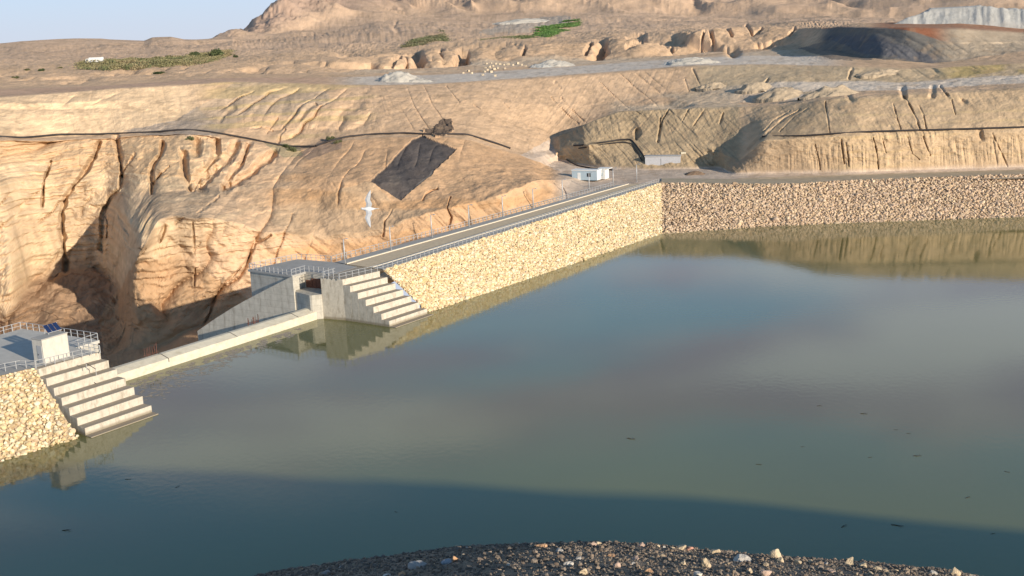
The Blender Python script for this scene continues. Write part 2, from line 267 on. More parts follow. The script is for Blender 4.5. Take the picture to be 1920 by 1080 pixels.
ROWS = [row(r) for r in ROWS]
SUB = [14, 70, 70, 66, 10, 34, 12, 20, 24, 12, 14, 34, 24, 24, 46, 8]
NC = 2200
az = np.linspace(azt(-620, 500)[0], azt(2480, 500)[0], NC)
rt = []; rD = []
for r in ROWS:
    rt.append(np.interp(az, r[:, 0], r[:, 1])); rD.append(np.interp(az, r[:, 0], r[:, 2]))
rD = np.array(rD); rt = np.array(rt)
kr = np.hanning(29); kr /= kr.sum()
for i in range(1, 13):
    for A in (rD, rt): A[i] = np.convolve(np.pad(A[i], 14, mode='edge'), kr, mode='valid')
for i in range(1, len(rD)):
    bad = rD[i] < rD[i-1]+1.
    if bad.any(): print('row', i, 'folds at', bad.sum(), 'columns', proj((0, 0, 0))[0] if 0 else np.degrees(az[bad][[0, -1]]))
    rD[i] = np.maximum(rD[i], rD[i-1]+1.)
rz = CH - rt*rD
TD = []; TZ = []; TV = []
for i in range(len(ROWS)-1):
    for k in range(SUB[i]):
        t = k/SUB[i]; TD.append(rD[i]*(1-t)+rD[i+1]*t); TZ.append(rz[i]*(1-t)+rz[i+1]*t); TV.append(np.full(NC, i+t))
TD.append(rD[-1]); TZ.append(rz[-1]); TV.append(np.full(NC, float(len(ROWS)-1)))
TD = np.array(TD); TZ = np.array(TZ); TV = np.array(TV); AZ = np.broadcast_to(az, TD.shape)
# soften the straight creases a little
for _ in range(2):
    TZ[1:-1] = TZ[1:-1]*.5+(TZ[:-2]+TZ[2:])*.25; TD[1:-1] = TD[1:-1]*.5+(TD[:-2]+TD[2:])*.25
def topx(D, Zc):
    X = D*np.sin(AZ); Y = D*np.cos(AZ); d = np.stack([X, Y, Zc-CH], -1); c = d@FW
    return 960+FOC*(d@RT)/c, 540-FOC*(d@UP)/c
PX, PY = topx(TD, TZ)
WX = TD*np.sin(AZ); WY = TD*np.cos(AZ)
LAT = AZ*TD                                     # lateral metres
def pin(poly, jx=0., jy=0., soft=None):
    x = PX+jx; y = PY+jy; ins = np.zeros(PX.shape, bool); n = len(poly)
    for i in range(n):
        x0, y0 = poly[i]; x1, y1 = poly[(i+1) % n]
        if y0 == y1: continue
        c = ((y0 > y) != (y1 > y)) & (x < (x1-x0)*(y-y0)/(y1-y0)+x0); ins ^= c
    return ins
def pdist(line):
    best = np.full(PX.shape, 1e9)
    xs = [p[0] for p in line]; ys = [p[1] for p in line]
    m = (PX > min(xs)-25) & (PX < max(xs)+25) & (PY > min(ys)-25) & (PY < max(ys)+25)
    x = PX[m]; y = PY[m]; b = np.full(x.shape, 1e9)
    for (x0, y0), (x1, y1) in zip(line[:-1], line[1:]):
        L2 = (x1-x0)**2+(y1-y0)**2; t = np.clip(((x-x0)*(x1-x0)+(y-y0)*(y1-y0))/L2, 0, 1)
        b = np.minimum(b, np.hypot(x-x0-t*(x1-x0), y-y0-t*(y1-y0)))
    best[m] = b; return best
j1 = fbm(WX/9, WY/9, 4, 21)*5; j2 = fbm(WX/9+50, WY/9, 4, 31)*4
band = lambda a, b, f=.15: sstep(a-f, a+f, TV)*(1-sstep(b-f, b+f, TV))
xr = lambda a, b, f=25: sstep(a-f, a+f, PX)*(1-sstep(b-f, b+f, PX))
# general roughness
slope_amp = np.interp(TV, [0, 1, 2, 3, 4, 5, 6, 8, 9, 10, 11, 12, 13, 14, 15, 16], [1.2, 1.1, 1.3, 1.1, .45, .6, .8, .8, .35, .3, .9, 1.2, 1.2, 2.5, 8, 12])
flat = xr(1050, 2600)*(1-sstep(3.0, 3.3, TV))
slope_amp = slope_amp*(1-.9*flat)*(1-.75*sstep(1540, 1600, PX)*(TV > 11.5)*(TV < 12.8))
ZD = slope_amp*np.where(TV > 13.6, fbm(WX/60, WY/60, 2, 3), fbm(WX/22, WY/22, 5, 3))+.34*slope_amp*fbm(WX/3.2, WY/3.2, 4, 8)*(TV < 13.6)
DD = np.zeros_like(TD)
crag = sstep(.9, 1.2, TV)*(1-sstep(9, 12, TV))*(1-.9*flat)
DD += crag*(.5+.5*(1-sstep(300, 600, PX))*(1-sstep(4, 4.3, TV)))*(.42*fbm(LAT/1.5, TZ/.9+WY/5, 3, 111)+.5*np.abs(fbm(LAT/5, TZ/2.4+WY/20, 4, 112))*2)
# buttressed rock face on the left
m = band(1.15, 4.05, .1)*(1-sstep(330, 640, PX))
cut = lambda x, z_, k, s_: np.clip(1-np.abs(vn(x, z_, s_)*2-1), 0, 1)**k
gl_ = cut((LAT-.55*TZ+6*fbm(LAT/30, TZ/12, 3, 120))/10, TZ/45, 5, 121)*sstep(.25, .6, vn(LAT/25, TZ/25, 122)); DD += m*5.5*gl_; ZD -= m*.8*gl_
gl_ = cut((LAT-.75*TZ+3*fbm(LAT/14, TZ/6, 3, 123))/4.2, TZ/18, 4, 124)*sstep(.45, .7, vn(LAT/16, TZ/8, 125)); DD += m*2.0*gl_
m3 = band(5.1, 8.6)*(1-sstep(700, 800, PX))*(.35+.65*sstep(330, 400, PX)); gl_ = cut((LAT-1.1*TZ+4*fbm(LAT/14, TZ/6, 3, 126))/6, TZ/14, 4, 127)*sstep(.42, .68, vn(LAT/16, TZ/5, 128)); DD += m3*2.6*gl_; ZD -= m3*.5*gl_
m3 = band(5.1, 8.9)*xr(760, 1330); gl_ = cut((LAT+.95*TZ)/5, TZ/30, 7, 129)*sstep(.5, .75, vn(LAT/22, TZ/9, 130)); DD += m3*1.3*gl_
m3 = band(1.2, 3.9)*xr(420, 1060); gl_ = cut((LAT-.3*TZ+2*fbm(LAT/9, TZ/6, 2, 131))/4, TZ/12, 5, 132)*sstep(.5, .75, vn(LAT/14, TZ/4, 133)); DD += m3*1.4*gl_
DD += m*(5.0*ridged(LAT/17+TZ*.01, TZ/60, 3, 41)-2.5) + m*1.1*fbm(LAT/5, TZ/2.2, 4, 44)
stq = TZ*1.1+1.2*fbm(LAT/45, TZ/30, 3, 5); DD += m*1.3*(vn(stq*1.9, LAT/60, 6)-.5)*(.3+vn(LAT/14, TZ/4, 4))
# soil mass in the middle: soft horizontal cuts and rills
m = band(1.0, 4.0)*xr(250, 1060)
DD += m*(1.1*fbm(LAT/7+TZ*.15, TZ/14, 4, 51) + .9*(ridged(LAT/4.5+TZ*.2, TZ/30, 2, 53)-.5)*sstep(.45, .6, vn(LAT/35, TZ/9, 6)))
# canyon rubble
m = band(1., 2.)*(1-sstep(240, 330, PX)); ZD += m*(2.6*fbm(WX/11, WY/11, 5, 61)); 
# spoil slopes: fine rills
m = band(3.1, 6.0)*xr(1050, 2600)
rill = ridged(LAT/1.7+TZ*.10, TZ/40, 2, 71)
DD += m*(.6*(rill-.5)*sstep(.2, .8, vn(LAT/18, TZ/6, 9))+.3*(ridged(LAT/.9, TZ/30, 2, 74)-.5)*sstep(.45, .7, vn(LAT/22, TZ/3.5, 75)) + .5*fbm(LAT/9, TZ/5, 3, 72))
heap1 = xr(1040, 1400)
DD += m*heap1*.6*(ridged(LAT/1.5+TZ*.55, TZ/40, 2, 73)-.5)
m = band(5.1, 9.0)*(1-sstep(1330, 1430, PX))
DD += m*(.55*(ridged(LAT/2.2-TZ*.5*sstep(640, 760, PX)+TZ*.35*(1-sstep(640, 760, PX)), TZ/30, 3, 81)-.5)+.8*fbm(LAT/10, TZ/8, 4, 82))
m2 = m*xr(370, 720, 40); DD += m2*(2.0*fbm(LAT/8, TZ/4, 4, 83)+1.6*(ridged(LAT/6, TZ/5, 2, 85)-.5))
# bluffs behind the upper road
m = band(10.9, 12.2)*(.35+.65*sstep(620, 720, PX))*(1-sstep(1440, 1500, PX))
bl_ = ridged(LAT/30+.5*fbm(LAT/50, TZ/9, 2, 90), WY/70, 3, 91); ZD += m*(4.5*(.6-bl_)-5*sstep(.62, .85, bl_))+m*.9*fbm(WX/14, WY/14, 4, 92)
m = sstep(11, 11.2, TV)*(1-sstep(11.6, 11.95, TV))*sstep(1540, 1600, PX); DD += m*(5*(ridged(LAT/14+TZ*.05, TZ/30, 3, 93)-.5))
m = band(8.2, 9.)*sstep(1600, 1680, PX); DD += m*7*(ridged(LAT/13, TZ/9, 3, 94)-.5)
# plain and hills
m = band(12.3, 14.3, .3); ZD += m*3.2*fbm(WX/60, WY/60, 5, 95)*sstep(430, 640, PX)
m = sstep(13.75, 14.25, TV)*sstep(520, 700, PX); fq = ridged((WX+.55*WY)/75+.5*fbm(WX/90, WY/90, 3, 150), (WY-.4*WX)/210, 3, 151); ZD += m*(30*(fq-.5))
m = sstep(14.1, 15.0, TV)*sstep(430, 700, PX); ZD += m*(60*(ridged((WX+.7*WY)/230+.25*fbm(WX/300, WY/300, 2, 2), (WY-.5*WX)/380, 3, 96)-.5))
m = sstep(13.9, 14.8, TV)*sstep(520, 760, PX); ZD -= m*13*cut((WX+.8*WY+60*fbm(WX/200, WY/200, 3, 140))/85, (WY-WX)/300, 3, 141)+m*5*cut((WX+.8*WY+20*fbm(WX/80, WY/80, 3, 142))/34, (WY-WX)/120, 4, 143)
m = sstep(13.6, 15.0, TV)*xr(400, 640, 20); ZD += m*3*np.abs(fbm(LAT/5, WY/14, 3, 98)); ZD += m*4.5*np.abs(fbm(LAT/16, WY/40, 4, 97))
# named gullies and cracks read off the photograph: line, half width (px), depth (m)
GUL = [([(95, 300), (82, 335), (80, 385)], 3, 5), ([(187, 268), (178, 296), (165, 312), (140, 345), (125, 368), (115, 400), (117, 440), (124, 502)], 4, 7),
 ([(220, 258), (223, 300), (230, 330), (227, 352), (207, 376), (194, 405), (191, 470)], 4, 7), ([(252, 292), (240, 312), (229, 330)], 3, 4),
 ([(306, 268), (300, 292), (288, 310), (283, 360)], 4, 7), ([(318, 312), (300, 325), (286, 340)], 3, 4), ([(343, 290), (346, 320), (356, 352)], 6, 8),
 ([(366, 266), (367, 286)], 6, 8), ([(407, 262), (402, 292), (384, 318), (366, 348)], 7, 9), ([(440, 268), (432, 290), (402, 318), (376, 350)], 7, 9),
 ([(463, 270), (456, 298), (432, 325), (418, 350)], 5, 7), ([(512, 286), (485, 306), (476, 318), (445, 338), (424, 352)], 7, 9),
 ([(505, 438), (480, 453), (462, 486), (440, 510), (421, 527), (402, 560), (394, 587), (382, 612)], 3.2, 2.6), ([(362, 420), (364, 445), (366, 478)], 2.2, 1.8),
 ([(375, 455), (362, 478)], 2, 1.4), ([(368, 505), (364, 540)], 2.2, 1.8), ([(410, 370), (385, 385), (370, 396)], 3, 2), ([(343, 412), (330, 424)], 3, 2), ([(308, 428), (298, 455)], 4, 4),
 ([(232, 405), (240, 425), (243, 452)], 5, 7), ([(260, 452), (275, 460), (265, 475)], 3, 4), ([(845, 372), (838, 392), (846, 410), (840, 428)], 2.5, 2), ([(820, 352), (800, 362), (791, 376)], 2.5, 2.5),
 ([(735, 395), (722, 415), (718, 440)], 3, 1.8), ([(1052, 350), (1058, 362), (1062, 372)], 2.5, 1.5),
 ([(1547, 193), (1552, 222), (1558, 252)], 1.8, 1.8), ([(1675, 192), (1682, 218), (1688, 243)], 1.8, 1.8), ([(1690, 168), (1702, 186), (1713, 212), (1724, 243)], 2.2, 2.2), ([(1723, 197), (1730, 218), (1738, 242)], 2, 1.8),
 ([(1575, 262), (1580, 284), (1585, 307)], 2, 1.8), ([(1586, 268), (1591, 295), (1592, 312)], 1.8, 1.5), ([(1638, 258), (1642, 280), (1646, 316)], 2.2, 1.8), ([(1527, 272), (1535, 300), (1537, 318)], 1.6, 1.4),
 ([(1655, 258), (1662, 285)], 1.5, 1.2), ([(1700, 258), (1712, 290), (1722, 300)], 1.8, 1.2), ([(1730, 256), (1745, 292)], 1.8, 1.2), ([(1862, 250), (1876, 285), (1888, 312)], 1.6, 1.2), ([(1785, 185), (1790, 215)], 1.6, 1.2),
 ([(1838, 250), (1841, 262)], 4, 2), ([(1692, 166), (1697, 180)], 5, 4), ([(1748, 166), (1746, 178)], 4, 3), ([(1590, 178), (1594, 186)], 5, 3), ([(1762, 162), (1776, 175)], 3, 3), ([(1805, 185), (1808, 190)], 4, 2),
 ([(1033, 181), (1050, 200), (1085, 231)], 2, 1.4), ([(1052, 183), (1070, 202), (1100, 230)], 2, 1.4), ([(945, 192), (975, 222), (1010, 250)], 1.8, .9), ([(890, 196), (925, 220), (962, 245)], 1.8, 1.0), ([(838, 162), (850, 180), (862, 192)], 1.8, 1.2),
 ([(1040, 155), (1052, 166)], 3, 1.5), ([(1240, 222), (1237, 245), (1234, 268)], 3, 2.2), ([(1196, 245), (1192, 262)], 4, 3.5), ([(1255, 205), (1243, 225), (1240, 238)], 2.2, 2), ([(1356, 212), (1350, 232)], 2.5, 1.6), ([(1292, 205), (1280, 230)], 2, 1.4),
 ([(1320, 205), (1300, 235)], 2, 1.2), ([(1500, 206), (1470, 222), (1440, 248), (1426, 262)], 3, 1.6), ([(1482, 208), (1450, 228), (1425, 252)], 2.2, 1.5), ([(1516, 204), (1490, 220), (1462, 246)], 2, 1.2), ([(745, 40), (738, 52), (748, 62)], 4, 8), ([(200, 408), (203, 425), (200, 450)], 2, 3),
 ([(412, 226), (424, 214), (438, 204)], 4, 3), ([(562, 222), (572, 210), (590, 198)], 4, 3), ([(500, 248), (508, 236), (522, 220)], 3, 2), ([(470, 240), (490, 236), (512, 244)], 3, 2), ([(520, 268), (524, 252), (536, 242)], 3, 2),
 ([(1300, 130), (1305, 142), (1318, 170)], 2.2, 2), ([(1284, 150), (1292, 170)], 2, 2), ([(1440, 150), (1425, 165)], 3, 3), ([(1600, 128), (1590, 146)], 3, 3)]
GN = fbm(PX/9, PY/11, 3, 99)*2; GV = vn(PX/14, PY/12, 98); GV2 = sstep(.2, .6, vn(PX/11, PY/9, 97))
for gl, wd, dp in GUL:
    d = pdist([(x+fbm(np.array([y/9.]), np.array([x/9.]), 2, 5)[0]*3, y) for x, y in gl]); wl_ = wd*(.45+1.0*GV)*(1 if wd < 3.3 else 1.6); d = d+.16*wd*GN; g = (1-sstep(0, 1.25, d/wl_))*(.35+.65*GV2 if wd < 3.3 else 1); DD += dp*g*(.6 if wd < 3.3 else .46); ZD -= .12*dp*g
# spurs that stand forward of the face
for (cx, cy, rx, ry, am) in [(256, 420, 22, 52, 21), (238, 398, 12, 16, 5), (222, 560, 40, 40, 4), (300, 600, 60, 30, 3), (20, 520, 30, 60, 5), (860, 265, 40, 14, 0)]:
    DD -= am*np.exp(-((PX-cx)/rx)**2-((PY-cy)/ry)**2)
HG = [([(1180, 72), (1206, 64), (1200, 84), (1178, 92)], 6, 6), ([(1260, 70), (1238, 84)], 3.5, 6), ([(865, 98), (852, 110)], 4, 6), ([(985, 92), (980, 106)], 3.5, 5), ([(1108, 84), (1098, 100)], 4, 6), ([(1330, 56), (1338, 78)], 4, 7), ([(1322, 58), (1316, 72)], 3, 6), ([(1362, 54), (1372, 68)], 3.5, 6), ([(1400, 50), (1412, 66), (1428, 56)], 3, 5), ([(750, 110), (735, 122)], 4, 4), ([(1490, 52), (1480, 64)], 3, 4)]
for gl, wd, dp in HG:
    d = pdist(gl)+.25*wd*GN; g = 1-sstep(0, 1.4*wd, d); g2 = 1-sstep(0, 3.2*wd, d); ZD -= dp*.4*g*(TV < 13.4)
# dark cut face, left bank: its shade is painted into the ground colour
CUT_SHADE = [(693, 342), (716, 318), (742, 292), (772, 262), (793, 253), (812, 262), (857, 279), (835, 302), (800, 335), (752, 374)]
sm = pin(CUT_SHADE, j1*.3, j2*.3).astype(float)
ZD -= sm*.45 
OUT = pin([(793, 248), (815, 240), (826, 226), (848, 224), (850, 240), (846, 251), (820, 257)], j1*.8, j2*.8).astype(float); ZD += OUT*(.3+1.1*fbm(WX/2, WY/2, 4, 66))
# quarry pit shadow wells right
for (cx, cy, rx, ry, dp) in [(1265, 197, 26, 4, 2.0), (650, 100, 20, 6, 2.5), (1375, 97, 10, 8, 3)]:
    ZD -= dp*np.exp(-((PX-cx)/rx)**2-((PY-cy)/ry)**2)*(.5+vn(WX/4, WY/4, 3))
TD2 = TD+DD; TZ2 = TZ+ZD
TX = TD2*np.sin(AZ); TY = TD2*np.cos(AZ)
# --- what the ground is made of
def C(*c): return np.array(c)
tint = np.zeros(TD.shape+(3,)); tint[:] = C(.58, .41, .27)
def blend(mask, col, k=1.):
    global tint
    mk = (mask*k)[..., None]; tint = tint*(1-mk)+C(*col)*mk
def nb(s, o, sx=30, sy=30): return sstep(-.15, .35, fbm(WX/sx, WY/sy, 4, s)+o)
blend(sstep(12.3, 13.2, TV), (.60, .43, .30)); blend(sstep(14, 14.6, TV), (.45, .325, .25))
blend(band(1.7, 4.1)*(1-sstep(330, 470, PX)), (.57, .425, .28))
strat = .5+.5*np.sin(TZ*2.3+1.5*fbm(LAT/50, TZ/20, 3, 15)); strat2 = vn(TZ*1.7+fbm(LAT/60, TZ/9, 2, 18), LAT/90, 17)
blend(band(1.7, 4.0)*(1-sstep(330, 560, PX))*sstep(.5, .8, strat2), (.64, .50, .33), .75)
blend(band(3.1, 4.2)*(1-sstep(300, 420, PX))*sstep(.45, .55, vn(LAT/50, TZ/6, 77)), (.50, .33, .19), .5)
blend(band(5.0, 9.)*(1-sstep(330, 400, PX)), (.70, .52, .34))
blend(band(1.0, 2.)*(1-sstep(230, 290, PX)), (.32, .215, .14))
blend(pin([(185, 592), (250, 500), (330, 480), (470, 560), (470, 700), (200, 700)], j1, j2).astype(float), (.46, .30, .175), .8)
blend(band(1., 4.05)*xr(560, 1070), (.56, .37, .225))
blend(pin([(500, 400), (690, 345), (760, 395), (830, 390), (700, 440), (560, 450)], j1*2, j2*2).astype(float), (.44, .335, .23), .6)
blend(band(1.2, 3.)*xr(500, 1060)*sstep(.5, .7, vn(TZ/2.2, LAT/80, 19)), (.54, .32, .16), .5)
blend(pin([(240, 360), (440, 350), (450, 400), (300, 420)], j1*2, j2*2).astype(float), (.44, .33, .235), .6)
blend(pin([(230, 245), (330, 225), (372, 200), (420, 250), (300, 254)], j1, j2).astype(float), (.40, .33, .27), .9)
blend(pin([(340, 225), (450, 150), (600, 158), (620, 190), (560, 215), (470, 215), (420, 245)], j1*2, j2*2).astype(float), (.42, .335, .25), .7)
m = band(5.2, 9.)*xr(380, 700); blend(m*sstep(.5, .7, strat2), (.50, .385, .20), .6)
blend(band(5., 9.)*xr(640, 1330)*nb(23, .0), (.62, .44, .29), .6)
blend(band(3., 6.1)*xr(1400, 2700)*1., (.52, .385, .25)); blend(band(3., 6.1)*xr(1560, 2700)*sstep(.55, .75, strat2), (.56, .42, .25), .7)
blend(band(3., 6.2)*xr(1045, 1390, 12), (.41, .315, .205)); blend(pin([(1350, 325), (1430, 268), (1490, 262), (1530, 330), (1400, 335)], j1*2, j2*2).astype(float), (.36, .265, .18), .7)
blend(pin([(1420, 262), (1500, 205), (1545, 190), (1552, 245), (1480, 258)], j1*1.5, j2*1.5).astype(float), (.40, .305, .20), .6)
blend(band(7.9, 9.)*xr(1300, 2700), (.52, .405, .27))
blend(band(0, 3.05, .08)*xr(1045, 2700, 20), (.58, .475, .385))
blend(pin([(975, 290), (1030, 262), (1050, 300), (1170, 330), (1200, 345), (1100, 345), (1060, 325)], j1*.6, j2*.6).astype(float), (.60, .485, .39))
blend(pin([(1380, 334), (1500, 330), (1920, 318), (2300, 305), (2300, 330), (1920, 335), (1500, 345)], 0, 0).astype(float), (.50, .41, .29), .8)
# roads and terraces
blend(band(9.03, 10., .05)*xr(640, 1560, 50), (.64, .56, .475)); blend(band(9.0, 10., .06)*(1-sstep(560, 680, PX)), (.56, .38, .265))
blend(band(10, 11)*xr(640, 1500, 50)*nb(29, .0), (.60, .47, .34)); blend(band(7.05, 8., .06)*xr(1400, 2700, 90), (.64, .55, .455))
blend(band(6.05, 8.)*xr(1150, 1500)*nb(28, .1, 16, 16), (.56, .46, .34), .7)
# quarry tip: grey, red and pale bands
tipm = band(10.9, 12.05, .08)*xr(1545, 1790, 14); st = LAT/9+TZ*.35+fbm(LAT/20, TZ/6, 3, 33)*.8; sv = vn(st, TZ/50, 34)
blend(tipm, (.17, .16, .145)); blend(tipm*sstep(.62, .75, sv), (.30, .13, .075)); blend(tipm*(1-sstep(.2, .3, sv)), (.13, .13, .14))
blend(band(10.9, 12.05)*sstep(1740, 1790, PX)*.9, (.38, .32, .245)); blend(band(12.0, 12.5, .08)*xr(1640, 2000), (.36, .20, .125))
blend(pin([(1495, 90), (1560, 75), (1640, 112), (1560, 112)], j1*.6, j2*.6).astype(float), (.2, .175, .15), .8)
blend(band(8.1, 9.05)*sstep(1740, 1800, PX)*nb(35, .1, 12, 12), (.47, .36, .17))
blend(sm, (.115, .10, .095)); blend(sm*sstep(.3, .7, vn((WX+TZ)/2.5, (WX-TZ)/14, 37)), (.09, .082, .082)); blend(sm*sstep(.6, .8, vn(WX/3, TZ/3, 38)), (.15, .13, .115), .5); blend(OUT, (.13, .10, .08))  # shade of the cut painted in streaky dark greys; then the outcrop
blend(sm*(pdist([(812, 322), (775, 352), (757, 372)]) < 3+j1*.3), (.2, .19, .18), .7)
# drainage channel bench dirt
blend(pin([(560, 290), (600, 262), (640, 258), (640, 278), (580, 300)], j1, j2).astype(float), (.27, .20, .165), .7)
blend(pin([(490, 262), (560, 268), (570, 290), (530, 292)], j1, j2).astype(float), (.28, .27, .17), .6)
blend(pin([(940, 40), (1060, 28), (1075, 40), (990, 62), (900, 66)], j1, j2).astype(float), (.44, .41, .36), .6)
blend(pin([(1430, 45), (1560, 20), (1640, 22), (1560, 42), (1450, 52)], j1*2, j2*2).astype(float)*nb(45, .1, 14, 14), (.24, .20, .165), .6)
flk = sstep(.62, .78, vn(WX/1.9, WY/1.9, 101)*.6+vn(WX/7, WY/7, 102)*.4); blend(flk*(TV < 14)*(1-sm), (.33, .24, .16), .38)
tint *= (1+.10*fbm(WX/55, WY/55, 4, 12)+.09*fbm(WX/7, WY/7, 4, 13)+.13*fbm(LAT/1.6, TZ/.8+WY/6, 3, 14))[..., None]
tint = np.clip(tint*[1.0, .975, .95], .01, .85)
nr = TD.shape[0]
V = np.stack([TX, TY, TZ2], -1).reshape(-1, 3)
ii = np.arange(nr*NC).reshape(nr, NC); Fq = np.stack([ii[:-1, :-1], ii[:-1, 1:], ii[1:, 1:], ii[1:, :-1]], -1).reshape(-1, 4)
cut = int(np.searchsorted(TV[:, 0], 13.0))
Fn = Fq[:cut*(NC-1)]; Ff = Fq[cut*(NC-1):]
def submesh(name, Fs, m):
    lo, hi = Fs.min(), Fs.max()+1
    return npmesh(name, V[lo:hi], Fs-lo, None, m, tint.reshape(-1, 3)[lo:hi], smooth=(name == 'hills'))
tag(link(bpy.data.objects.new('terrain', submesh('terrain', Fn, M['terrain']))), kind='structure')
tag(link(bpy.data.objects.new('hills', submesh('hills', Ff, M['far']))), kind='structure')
QX, QY = (lambda d: (960+FOC*(d@RT)/(d@FW), 540-FOC*(d@UP)/(d@FW)))(V-np.array([0, 0, CH]))
def ground(x, y):        # nearest surface point of the terrain seen at that photo position
    d = (QX-x)**2+(QY-y)**2; c = np.where(d < 16)[0]
    if len(c) == 0: return V[np.argmin(d)].astype(float)
    k = c[np.argmin(np.hypot(V[c, 0], V[c, 1])+d[c]*1.0)]; return V[k].astype(float)
GZ = None
def zat(X, Y):           # terrain height under a world point
    d = (V[:, 0]-X)**2+(V[:, 1]-Y)**2; return float(V[np.argmin(d), 2])

# ------------------------------------------------------------------ water
def smooth_mesh_poly(name, pts, z, m):
    me = bpy.data.meshes.new(name); me.from_pydata([(float(p[0]), float(p[1]), z) for p in pts], [], [tuple(range(len(pts)))]); me.update(); me.materials.append(m); return me
WL = [at(606, 595), at(530, 620), at(340, 681), at(238, 714)]            # water line of the weir
wdir = (WL[3]-WL[0]); wdir /= np.linalg.norm(wdir); WL[0] = WL[0]-wdir*2.0; WEND = WL[3]+wdir*12
WN = np.array([wdir[1], -wdir[0], 0]); WN = WN if WN@DV > 0 else -WN
wm = bpy.data.materials.new('turbid_water'); wm.use_nodes = True; t = wm.node_tree; n = t.nodes; l = t.links; b = n['Principled BSDF']
geo = n.new('ShaderNodeNewGeometry')
nz = n.new('ShaderNodeTexNoise'); nz.inputs['Scale'].default_value = .012; nz.inputs['Detail'].default_value = 5; l.new(geo.outputs['Position'], nz.inputs['Vector'])
rp = n.new('ShaderNodeValToRGB'); l.new(nz.outputs['Fac'], rp.inputs[0]); rp.color_ramp.elements[0].position = .35; rp.color_ramp.elements[0].color = (.118, .120, .046, 1); rp.color_ramp.elements[1].position = .68; rp.color_ramp.elements[1].color = (.17, .165, .058, 1)
l.new(rp.outputs[0], b.inputs['Base Color']); b.inputs['Roughness'].default_value = .05; b.inputs['IOR'].default_value = 1.34; b.inputs['Specular IOR Level'].default_value = .5
mpn = n.new('ShaderNodeMapping'); mpn.inputs['Scale'].default_value = (1, 1, 1); l.new(geo.outputs['Position'], mpn.inputs[0])
nw = n.new('ShaderNodeTexNoise'); nw.inputs['Scale'].default_value = 1.1; nw.inputs['Detail'].default_value = 3; l.new(mpn.outputs[0], nw.inputs['Vector'])
bp = n.new('ShaderNodeBump'); bp.inputs['Distance'].default_value = .006; bp.inputs['Strength'].default_value = 1; l.new(nw.outputs['Fac'], bp.inputs['Height']); l.new(bp.outputs[0], b.inputs['Normal'])
wpts = [PR(12, -12, 0)[:2], PR(0.5, -2, 0)[:2], (WL[0]+WN*.6)[:2], (WL[1]+WN*.6)[:2], (WL[2]+WN*.6)[:2], (WL[3]+WN*.6)[:2], (WEND+WN*.6)[:2], PL(5, -3, 0)[:2], PL(-2, -4, 0)[:2], PL(-90, -4, 0)[:2], (-260, -60), (400, -60), (420, 285), at(1920, 392)[:2], at(1595, 403)[:2], at(1250, 420)[:2], PR(95, -17, 0)[:2]]
ow_ = link(bpy.data.objects.new('water', smooth_mesh_poly('water', wpts, 0, wm))); tag(ow_, kind='structure')

# ------------------------------------------------------------------ rocks
def ico(sub=1):
    t_ = (1+5**.5)/2; v = [(-1, t_, 0), (1, t_, 0), (-1, -t_, 0), (1, -t_, 0), (0, -1, t_), (0, 1, t_), (0, -1, -t_), (0, 1, -t_), (t_, 0, -1), (t_, 0, 1), (-t_, 0, -1), (-t_, 0, 1)]
    f = [(0, 11, 5), (0, 5, 1), (0, 1, 7), (0, 7, 10), (0, 10, 11), (1, 5, 9), (5, 11, 4), (11, 10, 2), (10, 7, 6), (7, 1, 8), (3, 9, 4), (3, 4, 2), (3, 2, 6), (3, 6, 8), (3, 8, 9), (4, 9, 5), (2, 4, 11), (6, 2, 10), (8, 6, 7), (9, 8, 1)]
    v = [np.array(q)/np.linalg.norm(q) for q in v]
    for _ in range(sub):
        c = {}; nf = []
        def mid(a, b2):
            k = (min(a, b2), max(a, b2))
            if k not in c: q = v[a]+v[b2]; v.append(q/np.linalg.norm(q)); c[k] = len(v)-1
            return c[k]
        for a, b2, d in f: x = mid(a, b2); y = mid(b2, d); z_ = mid(d, a); nf += [(a, x, z_), (b2, y, x), (d, z_, y), (x, y, z_)]
        f = nf
    return np.array(v), np.array(f)
I0 = ico(0); I1 = ico(1)
def rockshape(base, rng, n_planes=7):
    v = base[0].copy()
    for _ in range(n_planes):                 # chop with random planes: flat angular faces
        d = rng.normal(size=3); d /= np.linalg.norm(d); h = rng.uniform(.45, .85); s = v@d; k = s > h; v[k] -= np.outer(s[k]-h, d)
    return v*rng.uniform(.75, 1.25, 3)
PROT = [rockshape(I1, RNG) for _ in range(24)]; PROT0 = [rockshape(I0, RNG, 3) for _ in range(16)]
def rotm(rng, n):
    q = rng.normal(size=(n, 4)); q /= np.linalg.norm(q, axis=1)[:, None]; a, b2, c, d = q.T
    return np.stack([np.stack([1-2*(c*c+d*d), 2*(b2*c-a*d), 2*(b2*d+a*c)], -1), np.stack([2*(b2*c+a*d), 1-2*(b2*b2+d*d), 2*(c*d-a*b2)], -1), np.stack([2*(b2*d-a*c), 2*(c*d+a*b2), 1-2*(b2*b2+c*c)], -1)], 1)
def rockfield(name, pos, size, cols, prot, faces, m=None):
    n_ = len(pos); pi = RNG.integers(0, len(prot), n_); P = np.array(prot)[pi]; R_ = rotm(RNG, n_)
    Vv = np.einsum('nij,nkj->nki', R_, P)*size[:, None, None]; Vv[..., 2] *= .85; Vv += pos[:, None, :]
    nv = P.shape[1]; F_ = (faces[None]+(np.arange(n_)*nv)[:, None, None]).reshape(-1, 3)
    tn = np.repeat(cols, nv, axis=0)
    return npmesh(name, Vv.reshape(-1, 3), None, F_, m or M['rocktint'], tn)
def lerp_line(P, s):
    P = np.array(P); d = np.r_[0, np.cumsum(np.linalg.norm(np.diff(P, axis=0), axis=1))]; d /= d[-1]
    return np.stack([np.interp(s, d, P[:, i]) for i in range(3)], -1)
